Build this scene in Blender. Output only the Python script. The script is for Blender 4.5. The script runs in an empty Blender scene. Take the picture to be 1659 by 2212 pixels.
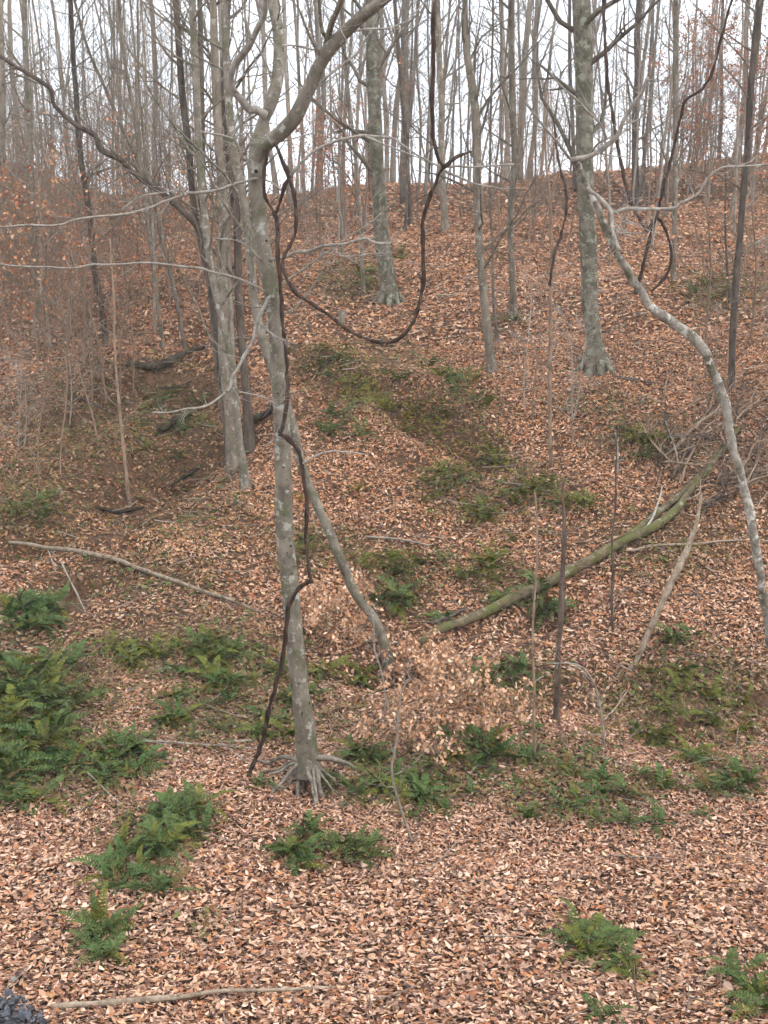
import bpy, math, random
import numpy as np
from mathutils import Vector

random.seed(7)
rng = np.random.default_rng(7)
scene = bpy.context.scene
C = scene.collection

# ------------------------------------------------------------------ camera
F = 2372.0                       # focal length in units of the picture grid (1659 x 2212)
CU, CV = 829.5, 1106.0
PITCH = math.radians(14.0)
cam_data = bpy.data.cameras.new('camera')
cam = bpy.data.objects.new('camera', cam_data)
C.objects.link(cam)
cam.location = (0, 0, 0)
cam.rotation_euler = (math.radians(90) - PITCH, 0, 0)
cam_data.sensor_fit = 'VERTICAL'
cam_data.angle = 2 * math.atan(CV / F)
cam_data.clip_start = 0.1
cam_data.clip_end = 2000
scene.camera = cam

# ------------------------------------------------------------------ sky and sun
SUN_EL, SUN_AZ = math.radians(52), math.radians(120)     # azimuth clockwise from +Y
world = bpy.data.worlds.new('World')
scene.world = world
world.use_nodes = True
wn, wl = world.node_tree.nodes, world.node_tree.links
wn.clear()
w_out = wn.new('ShaderNodeOutputWorld')
w_bg = wn.new('ShaderNodeBackground')
w_sky = wn.new('ShaderNodeTexSky')
w_sky.sky_type = 'NISHITA'
w_sky.sun_disc = False
w_sky.sun_elevation = SUN_EL
w_sky.sun_rotation = SUN_AZ
w_sky.air_density = 1.0
w_sky.dust_density = 3.0
w_mix = wn.new('ShaderNodeMixRGB')
w_mix.inputs[0].default_value = 0.82
w_tc = wn.new('ShaderNodeTexCoord')
w_noise = wn.new('ShaderNodeTexNoise')
w_noise.inputs['Scale'].default_value = 2.2
w_noise.inputs['Detail'].default_value = 5
w_ramp = wn.new('ShaderNodeValToRGB')
w_ramp.color_ramp.elements[0].position = 0.3
w_ramp.color_ramp.elements[0].color = (0.80, 0.86, 0.97, 1)
w_ramp.color_ramp.elements[1].position = 0.65
w_ramp.color_ramp.elements[1].color = (1.0, 1.0, 1.0, 1)
w_scale = wn.new('ShaderNodeVectorMath')
w_scale.operation = 'SCALE'
w_scale.inputs['Scale'].default_value = 15.0
wl.new(w_tc.outputs['Generated'], w_noise.inputs['Vector'])
wl.new(w_noise.outputs['Fac'], w_ramp.inputs['Fac'])
wl.new(w_ramp.outputs['Color'], w_scale.inputs[0])
wl.new(w_sky.outputs['Color'], w_mix.inputs[1])
wl.new(w_scale.outputs['Vector'], w_mix.inputs[2])
wl.new(w_mix.outputs['Color'], w_bg.inputs['Color'])
w_bg.inputs['Strength'].default_value = 0.15
wl.new(w_bg.outputs['Background'], w_out.inputs['Surface'])

sun_data = bpy.data.lights.new('sun', 'SUN')
sun_data.energy = 1.3
sun_data.angle = math.radians(18)
sun_data.color = (1.0, 0.95, 0.88)
sun = bpy.data.objects.new('sun', sun_data)
C.objects.link(sun)
sd = Vector((math.sin(SUN_AZ) * math.cos(SUN_EL), math.cos(SUN_AZ) * math.cos(SUN_EL), math.sin(SUN_EL)))
sun.rotation_euler = (-sd).to_track_quat('-Z', 'Y').to_euler()

scene.view_settings.view_transform = 'Standard'
scene.view_settings.look = 'None'
scene.view_settings.exposure = 0.12
scene.cycles.use_adaptive_sampling = True
scene.cycles.adaptive_threshold = 0.06
scene.cycles.adaptive_min_samples = 12
scene.view_settings.gamma = 1.0
scene.view_settings.use_curve_mapping = False
scene.cycles.max_bounces = 4
scene.cycles.diffuse_bounces = 2
scene.cycles.glossy_bounces = 1
scene.cycles.transmission_bounces = 2
scene.cycles.volume_bounces = 0

# ------------------------------------------------------------------ geometry of the place
CP, SP = math.cos(PITCH), math.sin(PITCH)


def ray(u, v):
    x = (np.asarray(u, float) - CU) / F
    y = -(np.asarray(v, float) - CV) / F
    return np.stack([x, CP + y * SP, -SP + y * CP], -1)


def P(u, v, Y):
    """point seen at (u, v) that lies Y metres in front"""
    d = ray(u, v)
    return d * (np.asarray(Y, float) / d[..., 1])[..., None]


def project(p):
    p = np.asarray(p)
    f = p[..., 1] * CP - p[..., 2] * SP
    up = p[..., 1] * SP + p[..., 2] * CP
    return CU + F * p[..., 0] / f, CV - F * up / f


def cr(a, b):
    a = np.asarray(a, float); b = np.asarray(b, float)
    return np.stack([a[..., 1] * b[..., 2] - a[..., 2] * b[..., 1], a[..., 2] * b[..., 0] - a[..., 0] * b[..., 2], a[..., 0] * b[..., 1] - a[..., 1] * b[..., 0]], -1)


def hash2(ix, iy, s):
    h = (ix * 374761393 + iy * 668265263 + s * 1442695041) & 0xffffffff
    h = ((h ^ (h >> 13)) * 1274126177) & 0xffffffff
    return ((h ^ (h >> 16)) & 0xffff) / 65535.0


def vnoise(x, y, s=0):
    x = np.asarray(x, float); y = np.asarray(y, float)
    ix = np.floor(x).astype(np.int64); iy = np.floor(y).astype(np.int64)
    fx = x - ix; fy = y - iy
    fx = fx * fx * (3 - 2 * fx); fy = fy * fy * (3 - 2 * fy)
    a = hash2(ix, iy, s); b = hash2(ix + 1, iy, s); c = hash2(ix, iy + 1, s); d = hash2(ix + 1, iy + 1, s)
    return (a * (1 - fx) + b * fx) * (1 - fy) + (c * (1 - fx) + d * fx) * fy


def fbm(x, y, s=0, o=4):
    t = 0; a = 0.5
    for i in range(o):
        t = t + a * (vnoise(x * 2 ** i + 17.3 * i, y * 2 ** i + 5.1 * i, s + i) - 0.5); a *= 0.5
    return t


ctrl = []
for u in (-500, 0, 420, 830, 1250, 1659, 2150):
    left = max(0.0, min(1.0, (620 - u) / 620))
    right = max(0.0, min(1.0, (u - 1100) / 560))
    rows = [(2212, 6.6, 6.6, 6.6), (1900, 9.0, 9.0, 9.1), (1700, 10.9, 10.6, 11.0), (1560, 12.6, 12.0, 12.6),
            (1440, 14.0, 13.2, 13.9), (1300, 15.6, 14.8, 15.2), (1150, 17.0, 16.8, 16.4), (1000, 18.7, 19.4, 17.9),
            (850, 20.3, 22.6, 19.6), (700, 23.5, 28.0, 22.6), (560, 29.0, 37.0, 28.0), (450, 37.0, 51.0, 36.0),
            ({-500: 290, 0: 345, 420: 422, 830: 412, 1250: 386, 1659: 338, 2150: 300}[u], 44.0, 66.0, 46.0)]
    for v, yc, yl, yr in rows:
        Y = yc + left * (yl - yc) + right * (yr - yc)
        p = P(u, v, Y); ctrl.append(tuple(p))
    p = P(u, rows[-1][0], 44 + left * 22 + right * 2)
    ctrl.append((p[0] * 1.3, p[1] * 1.3, p[2] - 0.8))
    ctrl.append((p[0] * 1.8, p[1] * 1.8, p[2] - 4.0))
for x in (-14, -7, -2.5, 2.5, 7, 14):
    ctrl.append((x, 0.0, -1.65)); ctrl.append((x, 3.2, -3.6)); ctrl.append((x, -4, -1.65))
for x, y, z in ((-160, 0, -3), (160, 0, -3), (0, -120, -2), (-160, 160, -8), (160, 160, -8), (0, 190, -9), (-60, 20, 1), (60, 20, 1)):
    ctrl.append((x, y, z))
CT = np.array(ctrl)


def phi(r):
    return r


def rbf_fit(pts):
    n = len(pts)
    A = np.zeros((n + 3, n + 3))
    d = np.sqrt(((pts[:, None, :2] - pts[None, :, :2]) ** 2).sum(-1) + 0.6)
    A[:n, :n] = d - np.eye(n) * 0.02
    A[:n, n] = 1; A[:n, n + 1:] = pts[:, :2]; A[n, :n] = 1; A[n + 1:, :n] = pts[:, :2].T
    b = np.zeros(n + 3); b[:n] = pts[:, 2]
    return np.linalg.solve(A, b)


RW = rbf_fit(CT)
DIPS = []                       # (x, y, sx, sy, rot, depth)


def height(x, y):
    x = np.asarray(x, float); y = np.asarray(y, float)
    shp = x.shape; x = x.ravel(); y = y.ravel()
    z = np.empty_like(x)
    n = len(CT)
    for i in range(0, len(x), 60000):
        xs = x[i:i + 60000]; ys = y[i:i + 60000]
        d = np.sqrt((xs[:, None] - CT[None, :, 0]) ** 2 + (ys[:, None] - CT[None, :, 1]) ** 2 + 0.6)
        z[i:i + 60000] = d @ RW[:n] + RW[n] + RW[n + 1] * xs + RW[n + 2] * ys
    amp = np.clip((y - 5) / 12, 0.25, 1.0)
    z += amp * (0.75 * fbm(x * 0.28, y * 0.28, 3, 3) + 0.30 * fbm(x * 1.1, y * 1.1, 11, 3))
    for (cx, cy, sx, sy, rot, dep) in DIPS:
        c, s = math.cos(rot), math.sin(rot)
        a = (x - cx) * c + (y - cy) * s; b = -(x - cx) * s + (y - cy) * c
        z += dep * np.exp(-(a / sx) ** 2 - (b / sy) ** 2)
    return z.reshape(shp)


TS = np.concatenate([np.arange(4.5, 30, 0.1), np.arange(30, 130, 0.5)])


def G(u, v):
    """where the sight line through (u, v) meets the ground"""
    d = ray(u, v); d = d / d[1]
    hz = height(d[0] * TS, TS); dz = d[2] * TS - hz
    k = np.where(dz < 0)[0]
    if len(k) == 0 or k[0] == 0:
        Y = 44.0
    else:
        a, b = TS[k[0] - 1], TS[k[0]]
        fa, fb = dz[k[0] - 1], dz[k[0]]
        Y = a + (b - a) * fa / (fa - fb)
    return np.array([d[0] * Y, Y, float(height(np.array(d[0] * Y), np.array(Y)))])


_d = []
for (u, v, sx, sy, rot, dep) in ((150, 1265, .5, .3, .2, -.6), (842, 1448, .5, .3, .4, -.75), (674, 1700, .3, .2, 0, -.26),
                                 (990, 930, 1.0, .24, -.5, -.75), (1062, 992, .45, .24, -.4, -.7), (345, 820, 1.3, .3, .4, -.8),
                                 (400, 932, 1.2, .28, .5, -.75), (250, 1012, .8, .3, .2, -.75), (1085, 1486, .9, .3, .2, -.65),
                                 (1480, 1560, 1.1, .5, -.1, -.5), (1010, 1560, 1.0, .6, .3, .35), (1330, 1480, .8, .4, .3, -.35),
                                 (820, 870, .8, .4, .2, .2), (430, 1030, 1.0, .35, .4, -.5), (270, 1105, .8, .25, .1, -.55), (600, 902, 1.0, .25, .6, -.6), (230, 1165, .8, .2, .1, -.45), (150, 905, 1.0, .22, .1, -.5), (1180, 1330, .6, .2, .5, -.4), (880, 1000, .6, .2, -.3, -.35), (1640, 1510, .6, .5, 0, -.6)):
    g = G(u, v); _d.append((g[0], g[1], sx, sy, rot, dep))
def chain(px, step, sx, sy, dep, dx=0, dy=0):
    line = [G(u, v) for u, v in px]
    for a_, b_ in zip(line[:-1], line[1:]):
        n_ = max(1, int(np.linalg.norm((b_ - a_)[:2]) / step))
        for t in np.linspace(0, 1, n_ + 1)[:-1]:
            q = a_ * (1 - t) + b_ * t
            _d.append((q[0] + dx + .22 * math.sin(q[0] * 2.3 + q[1]), q[1] + dy + .15 * math.sin(q[0] * 1.7), sx, sy, 0, dep))


chain(((-200, 1215), (60, 1135), (250, 1060), (380, 985), (440, 920), (440, 850), (425, 790), (430, 740), (470, 660)), .8, .85, .6, -.74)     # the gully bottom
chain(((420, 960), (520, 912), (640, 868)), .6, .4, .3, -.35)                                                    # a side rill
chain(((60, 870), (170, 850), (280, 800), (380, 760)), .8, .8, .45, .32)                                           # its left bank
chain(((660, 770), (760, 815), (860, 855), (950, 890), (1030, 930), (1075, 970)), .45, .4, .3, .20, 0, .25)        # mossy ledge
chain(((660, 795), (760, 840), (860, 885), (950, 925), (1030, 960), (1075, 1005)), .45, .4, .2, -.24, 0, -.22)     # its undercut
DIPS.extend(_d)


# ------------------------------------------------------------------ mesh helpers
class MB:
    def __init__(s):
        s.v = []; s.f = []; s.n = 0; s.c = []

    def add(s, V, faces, col=None):
        V = np.asarray(V, float)
        s.v.append(V)
        for f in faces:
            s.f.append(np.asarray(f) + s.n)
        s.c.append(np.tile(np.array(col if col is not None else (1, 1, 1)), (len(V), 1)))
        s.n += len(V)

    def tube(s, pts, rad, sides=6, cap=True, lump=0.0, seed=0, flut=None, col=None):
        pts = np.asarray(pts, float); rad = np.asarray(rad, float)
        n = len(pts)
        t = np.gradient(pts, axis=0); t /= np.linalg.norm(t, axis=1)[:, None] + 1e-9
        ref = np.array([0.35, 1.0, 0.12]) if abs(t[:, 1]).mean() < 0.85 else np.array([1.0, 0.1, 0.2])
        a = cr(t, ref); a /= np.linalg.norm(a, axis=1)[:, None] + 1e-9
        b = cr(t, a)
        th = np.linspace(0, 2 * math.pi, sides, endpoint=False)
        r = rad[:, None] * np.ones(sides)[None]
        if lump:
            arc = np.concatenate([[0], np.cumsum(np.linalg.norm(np.diff(pts, axis=0), axis=1))])
            sc = 1.0 / max(rad.mean() * 3.0, 0.02)
            r = r * (1 + lump * 2 * (vnoise(arc[:, None] * sc + seed * 7.1, (np.cos(th) * 1.1 + 2)[None], seed) - .5)
                     + lump * 2 * (vnoise(arc[:, None] * sc * .5 + seed * 3.3, (np.sin(th) * 1.3 + 5)[None], seed + 9) - .5))
        if flut is not None:
            r = r * (1 + flut[:, None] * (np.cos(th * 5 + seed)[None] * .6 + np.cos(th * 3 + seed * 2)[None] * .5))
        V = pts[:, None] + r[..., None] * (np.cos(th)[None, :, None] * a[:, None] + np.sin(th)[None, :, None] * b[:, None])
        V = V.reshape(-1, 3)
        i = np.arange(n - 1)[:, None] * sides; j = np.arange(sides)[None]; k = (j + 1) % sides
        Q = np.stack([i + j, i + k, i + sides + k, i + sides + j], -1).reshape(-1, 4)
        base = s.n
        s.v.append(V); s.c.append(np.tile(np.array(col if col is not None else (1, 1, 1)), (len(V), 1))); s.n += len(V)
        s.f.append(Q + base)
        if cap:
            for e in (0, n - 1):
                s.v.append(pts[e][None]); s.c.append(np.array([col if col is not None else (1, 1, 1)]))
                c = s.n; s.n += 1
                ring = base + e * sides + np.arange(sides)
                T = np.stack([ring, np.roll(ring, -1), np.full(sides, c)], -1)
                if e == 0:
                    T = T[:, ::-1]
                s.f.append(T)

    def mesh(s, name, mat, origin=(0, 0, 0), smooth=True, color=False):
        V = np.concatenate(s.v) - np.asarray(origin)[None]
        me = bpy.data.meshes.new(name)
        faces = []
        for f in s.f:
            if f.ndim == 1:
                faces.append(f[None])
            else:
                faces.append(f)
        lens = np.concatenate([np.full(len(f), f.shape[1]) for f in faces]).astype(np.int32)
        loops = np.concatenate([f.ravel() for f in faces]).astype(np.int32)
        fill(me, V, loops, lens, smooth)
        if color:
            setcol(me, np.concatenate(s.c))
        me.materials.append(mat)
        return me

    def build(s, name, mat, parent=None, origin=(0, 0, 0), smooth=True, color=False):
        o = bpy.data.objects.new(name, s.mesh(name, mat, origin, smooth, color))
        C.objects.link(o)
        if parent is not None:
            o.parent = parent
        else:
            o.location = tuple(origin)
        return o


def fill(me, V, loops, lens, smooth):
    me.vertices.add(len(V)); me.vertices.foreach_set('co', np.ascontiguousarray(V, dtype=np.float32).ravel())
    me.loops.add(len(loops)); me.loops.foreach_set('vertex_index', loops)
    me.polygons.add(len(lens))
    st = np.concatenate([[0], np.cumsum(lens)[:-1]]).astype(np.int32)
    me.polygons.foreach_set('loop_start', st)
    me.polygons.foreach_set('use_smooth', np.full(len(lens), smooth))
    me.update(calc_edges=True)


def setcol(me, col):
    a = me.color_attributes.new('tone', 'FLOAT_COLOR', 'POINT')
    c = np.ones((len(me.vertices), 4), np.float32); c[:, :3] = col
    a.data.foreach_set('color', c.ravel())


def tag(o, label=None, cat=None, group=None, kind=None):
    if label: o['label'] = label
    if cat: o['category'] = cat
    if group: o['group'] = group
    if kind: o['kind'] = kind
    return o


def empty(name, loc, rz=0.0, scale=1.0):
    o = bpy.data.objects.new(name, None)
    C.objects.link(o)
    o.location = tuple(loc); o.rotation_euler = (0, 0, rz); o.scale = (scale,) * 3
    o.empty_display_size = 0.2
    return o


def copy_tree(src, loc, rz=0.0, scale=1.0, tilt=(0, 0)):
    r = src.copy(); C.objects.link(r)
    r.location = tuple(loc); r.rotation_euler = (tilt[0], tilt[1], rz)
    r.scale = (scale,) * 3 if not isinstance(scale, tuple) else scale
    for ch in src.children:
        c = ch.copy(); C.objects.link(c); c.parent = r
        for g in ch.children:
            d = g.copy(); C.objects.link(d); d.parent = c
    return r


def spline(pts, n=8):
    p = np.asarray(pts, float)
    if len(p) < 3:
        t = np.linspace(0, 1, n + 1)[:, None]
        return p[0] * (1 - t) + p[-1] * t
    q = np.vstack([2 * p[0] - p[1], p, 2 * p[-1] - p[-2]])
    out = []
    t = np.linspace(0, 1, n, endpoint=False)[:, None]
    for i in range(1, len(q) - 2):
        a, b, c, d = q[i - 1], q[i], q[i + 1], q[i + 2]
        out.append(0.5 * ((2 * b) + (-a + c) * t + (2 * a - 5 * b + 4 * c - d) * t ** 2 + (-a + 3 * b - 3 * c + d) * t ** 3))
    out.append(p[-1][None])
    return np.concatenate(out)


def wob(pts, amp, freq, seed):
    """small crooked wander of a stem"""
    arc = np.concatenate([[0], np.cumsum(np.linalg.norm(np.diff(pts, axis=0), axis=1))])
    w = np.stack([vnoise(arc * freq + seed, arc * 0 + 3.3 * k, 50 + k) - .5 for k in range(3)], -1)
    return pts + amp * 2 * w * np.clip(arc / (arc[-1] * .08 + 1e-6), 0, 1)[:, None]


def stem(path, Y, n=8):
    """path of (u, v, width) seen at depth Y (number or list) -> points, radii in metres"""
    path = np.asarray(path, float)
    Ys = np.full(len(path), Y, float) if np.isscalar(Y) else np.asarray(Y, float)
    pts = P(path[:, 0], path[:, 1], Ys)
    fwd = pts[:, 1] * CP - pts[:, 2] * SP
    rad = path[:, 2] * 0.5 * fwd / F
    return spline(pts, n), np.clip(spline(rad[:, None], n)[:, 0], 0.001, None)


def extend(pts, rad, length, n=10, up=0.7, rend=0.3):
    d = pts[-1] - pts[-3]; d /= np.linalg.norm(d)
    step = length / n
    q = [pts]; p = pts[-1].copy()
    new = []
    for i in range(n):
        d = d + np.array([0, 0, up]) * 0.12 + np.array([random.uniform(-.08, .08), random.uniform(-.08, .08), 0]); d /= np.linalg.norm(d)
        p = p + d * step; new.append(p.copy())
    return np.vstack([pts, np.array(new)]), np.concatenate([rad, np.linspace(rad[-1], rad[-1] * rend, n + 1)[1:]])


# ------------------------------------------------------------------ materials
def newmat(name):
    m = bpy.data.materials.new(name); m.use_nodes = True
    nt = m.node_tree; nt.nodes.clear()
    out = nt.nodes.new('ShaderNodeOutputMaterial'); b = nt.nodes.new('ShaderNodeBsdfPrincipled')
    nt.links.new(b.outputs[0], out.inputs[0])
    b.inputs['Roughness'].default_value = 0.85
    b.inputs['Specular IOR Level'].default_value = 0.25
    return m, nt, b


def srgb(r, g, b):
    return tuple(((c / 255.0) / 12.92 if c < 10.3 else ((c / 255.0 + 0.055) / 1.055) ** 2.4) for c in (r, g, b))


def bark(name, dark, mid, light, lichen=None, lich_amt=0.5, moss=None, moss_amt=0.4, scale=6.0, stretch=0.35, rnd=0.25, bump=0.5):
    m, nt, b = newmat(name)
    N, L = nt.nodes, nt.links
    tc = N.new('ShaderNodeTexCoord'); mp = N.new('ShaderNodeMapping'); mp.inputs['Scale'].default_value = (1, 1, stretch)
    L.new(tc.outputs['Object'], mp.inputs[0])
    n1 = N.new('ShaderNodeTexNoise'); n1.inputs['Scale'].default_value = scale; n1.inputs['Detail'].default_value = 8; n1.inputs['Roughness'].default_value = .65
    L.new(mp.outputs[0], n1.inputs['Vector'])
    r = N.new('ShaderNodeValToRGB'); e = r.color_ramp.elements
    e[0].position = .32; e[0].color = (*dark, 1); e[1].position = .72; e[1].color = (*light, 1)
    k = e.new(.5); k.color = (*mid, 1)
    L.new(n1.outputs['Fac'], r.inputs[0])
    cur = r.outputs['Color']

    def patch(col, sc, lo, hi, cur, off):
        n = N.new('ShaderNodeTexNoise'); n.inputs['Scale'].default_value = sc; n.inputs['Detail'].default_value = 7; n.inputs['Roughness'].default_value = .65
        mm = N.new('ShaderNodeMapping'); mm.inputs['Location'].default_value = (off, off * 2, 3)
        L.new(tc.outputs['Object'], mm.inputs[0]); L.new(mm.outputs[0], n.inputs['Vector'])
        rr = N.new('ShaderNodeMapRange'); rr.inputs[1].default_value = lo; rr.inputs[2].default_value = hi
        L.new(n.outputs['Fac'], rr.inputs[0])
        mx = N.new('ShaderNodeMixRGB'); mx.inputs[2].default_value = (*col, 1)
        L.new(rr.outputs[0], mx.inputs[0]); L.new(cur, mx.inputs[1])
        return mx.outputs[0]
    if moss: cur = patch(moss, 3.2, .62 - .22 * moss_amt, .72 - .2 * moss_amt, cur, 11.0)
    if lichen:
        cur = patch(lichen, 8.0, .66 - .22 * lich_amt, .70 - .2 * lich_amt, cur, 4.0)
        cur = patch(lichen, 26.0, .66 - .1 * lich_amt, .70 - .1 * lich_amt, cur, 7.0)
    cur = patch(tuple(c * .45 for c in dark), 17.0, .60, .68, cur, 21.0)
    oi = N.new('ShaderNodeObjectInfo'); mr = N.new('ShaderNodeMapRange')
    mr.inputs[3].default_value = 1 - rnd; mr.inputs[4].default_value = 1 + rnd
    L.new(oi.outputs['Random'], mr.inputs[0])
    hs = N.new('ShaderNodeHueSaturation'); L.new(mr.outputs[0], hs.inputs['Value']); L.new(cur, hs.inputs['Color'])
    L.new(hs.outputs[0], b.inputs['Base Color'])
    bp = N.new('ShaderNodeBump'); bp.inputs['Strength'].default_value = bump; bp.inputs['Distance'].default_value = .02
    L.new(n1.outputs['Fac'], bp.inputs['Height']); L.new(bp.outputs[0], b.inputs['Normal'])
    return m


def tonemat(name, rough=0.7, spec=0.25, trans=0.0, noise=0.0):
    m, nt, b = newmat(name)
    N, L = nt.nodes, nt.links
    a = N.new('ShaderNodeAttribute'); a.attribute_name = 'tone'
    b.inputs['Roughness'].default_value = rough; b.inputs['Specular IOR Level'].default_value = spec
    L.new(a.outputs['Color'], b.inputs['Base Color'])
    if trans:
        t = N.new('ShaderNodeBsdfTranslucent'); L.new(a.outputs['Color'], t.inputs[0])
        mx = N.new('ShaderNodeMixShader'); mx.inputs[0].default_value = trans
        L.new(b.outputs[0], mx.inputs[1]); L.new(t.outputs[0], mx.inputs[2])
        L.new(mx.outputs[0], N['Material Output'].inputs[0])
    return m


M = {}
M['beech'] = bark('beech_bark', (.09, .077, .06), (.195, .17, .134), (.29, .26, .21), lichen=(.38, .37, .32), lich_amt=.38, moss=(.12, .12, .07), moss_amt=.45, scale=7, stretch=.6, rnd=.05)
M['grey'] = bark('grey_bark', (.085, .068, .052), (.18, .148, .112), (.28, .24, .19), lichen=(.31, .30, .25), lich_amt=.35, moss=(.10, .10, .06), moss_amt=.3, scale=9, stretch=.3, rnd=.3)
M['mossy'] = bark('mossy_bark', (.065, .055, .042), (.16, .14, .105), (.25, .225, .175), lichen=(.255, .265, .205), lich_amt=.5, moss=(.085, .08, .05), moss_amt=.55, scale=7, stretch=.8, rnd=.05)
M['pale'] = bark('bloom_pale_bark', (.13, .105, .085), (.24, .205, .165), (.34, .30, .25), lichen=(.35, .34, .29), lich_amt=.3, scale=9, stretch=.3, rnd=.3)  # paled grey bark; on far trees the sky bloom is in its colour
M['dark'] = bark('dark_bark', (.035, .028, .024), (.085, .066, .052), (.16, .13, .10), scale=11, stretch=.25, rnd=.3)
M['vine'] = bark('vine_bark', (.022, .014, .011), (.058, .037, .028), (.14, .095, .07), scale=22, stretch=.3, rnd=.1, bump=.8)
M['birch'] = bark('birchy_bark', (.10, .085, .07), (.28, .255, .215), (.44, .41, .36), lichen=(.54, .53, .48), lich_amt=.42, moss=(.11, .10, .065), moss_amt=.6, scale=9, stretch=.9, rnd=.05)
M['twig'] = bark('pale_twig_bark', (.16, .14, .12), (.30, .27, .23), (.45, .42, .37), scale=14, stretch=.5, rnd=.15)
M['brush'] = bark('brush_bark', (.13, .088, .058), (.25, .178, .125), (.35, .265, .195), scale=10, stretch=.4, rnd=.25)
M['deadwood'] = bark('dead_wood', (.13, .10, .07), (.28, .22, .16), (.42, .35, .27), scale=12, stretch=.5, rnd=.15)
M['log'] = bark('mossy_log_bark', (.045, .036, .022), (.12, .092, .055), (.22, .175, .11), lichen=(.26, .25, .18), lich_amt=.3, moss=(.10, .105, .032), moss_amt=.6, scale=9, stretch=.9, rnd=.05)
M['rotten'] = bark('undercut_log_bark', (.010, .008, .006), (.034, .025, .018), (.10, .075, .052), moss=(.06, .058, .026), moss_amt=.5, scale=14, stretch=.8, bump=1.0, rnd=.2)  # dark bark of the log shapes that stand in for undercut shade
M['leaf'] = tonemat('dry_leaf', .75, .2, 0)
M['green'] = tonemat('green_leaf', .7, .2, 0)
M['root'] = bark('bare_root_bark', (.075, .062, .048), (.19, .165, .13), (.31, .28, .23), scale=12, stretch=1.0, rnd=.12)
M['snag'] = bark('snag_wood', (.05, .034, .026), (.125, .09, .068), (.21, .165, .13), scale=16, stretch=.2, rnd=.1, bump=.9)
M['knot'] = bark('knot_wood', (.008, .007, .006), (.02, .016, .012), (.05, .04, .03), rnd=.1)

# soil under the leaves
m, nt, b = newmat('forest_soil')
N, L = nt.nodes, nt.links
tc = N.new('ShaderNodeTexCoord')
n1 = N.new('ShaderNodeTexNoise'); n1.inputs['Scale'].default_value = 9; n1.inputs['Detail'].default_value = 9; n1.inputs['Roughness'].default_value = .75
n2 = N.new('ShaderNodeTexVoronoi'); n2.inputs['Scale'].default_value = 14
L.new(tc.outputs['Object'], n1.inputs['Vector']); L.new(tc.outputs['Object'], n2.inputs['Vector'])
r = N.new('ShaderNodeValToRGB'); e = r.color_ramp.elements
e[0].position = .3; e[0].color = (.045, .027, .016, 1); e[1].position = .72; e[1].color = (.22, .125, .07, 1)
k = e.new(.5); k.color = (.11, .064, .037, 1)
L.new(n1.outputs['Fac'], r.inputs[0])
hs = N.new('ShaderNodeMixRGB'); hs.blend_type = 'OVERLAY'; hs.inputs[0].default_value = .35
L.new(r.outputs[0], hs.inputs[1]); L.new(n2.outputs['Distance'], hs.inputs[2])
L.new(hs.outputs[0], b.inputs['Base Color'])
bp = N.new('ShaderNodeBump'); bp.inputs['Strength'].default_value = .9; bp.inputs['Distance'].default_value = .05
L.new(n1.outputs['Fac'], bp.inputs['Height']); L.new(bp.outputs[0], b.inputs['Normal'])
b.inputs['Roughness'].default_value = .95
M['soil'] = m

# ------------------------------------------------------------------ ground sheet
xs = np.sinh(np.linspace(-4.6, 4.6, 300)) / math.sinh(4.6) * 98
xs = np.sort(np.concatenate([np.arange(-14, 14.01, .16), xs[np.abs(xs) > 14.1]]))
ys = np.concatenate([np.linspace(-28, -6, 6), np.arange(-5, 5, .5), np.arange(5, 26, .14), np.arange(26, 46, .4), np.arange(46, 80, 1.5), np.linspace(82, 148, 16)])
XX, YY = np.meshgrid(xs, ys)
ZZ = height(XX, YY)
V = np.stack([XX, YY, ZZ], -1).reshape(-1, 3)
nx = len(xs)
i = np.arange(len(ys) - 1)[:, None] * nx; j = np.arange(nx - 1)[None]
Q = np.stack([i + j, i + j + 1, i + nx + j + 1, i + nx + j], -1).reshape(-1, 4)
me = bpy.data.meshes.new('ground')
fill(me, V, Q.ravel().astype(np.int32), np.full(len(Q), 4, np.int32), True)
me.materials.append(M['soil'])
ground = bpy.data.objects.new('ground', me); C.objects.link(ground)
tag(ground, 'steep woodland ground of brown soil under fallen leaves', 'ground', kind='structure')

def height(x, y):
    """height of the ground sheet itself"""
    x = np.clip(np.asarray(x, float), xs[0] + .01, xs[-1] - .01); y = np.clip(np.asarray(y, float), ys[0] + .01, ys[-1] - .01)
    i_ = np.searchsorted(xs, x) - 1; j_ = np.searchsorted(ys, y) - 1
    fx = (x - xs[i_]) / (xs[i_ + 1] - xs[i_]); fy = (y - ys[j_]) / (ys[j_ + 1] - ys[j_])
    return (ZZ[j_, i_] * (1 - fx) + ZZ[j_, i_ + 1] * fx) * (1 - fy) + (ZZ[j_ + 1, i_] * (1 - fx) + ZZ[j_ + 1, i_ + 1] * fx) * fy


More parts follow.
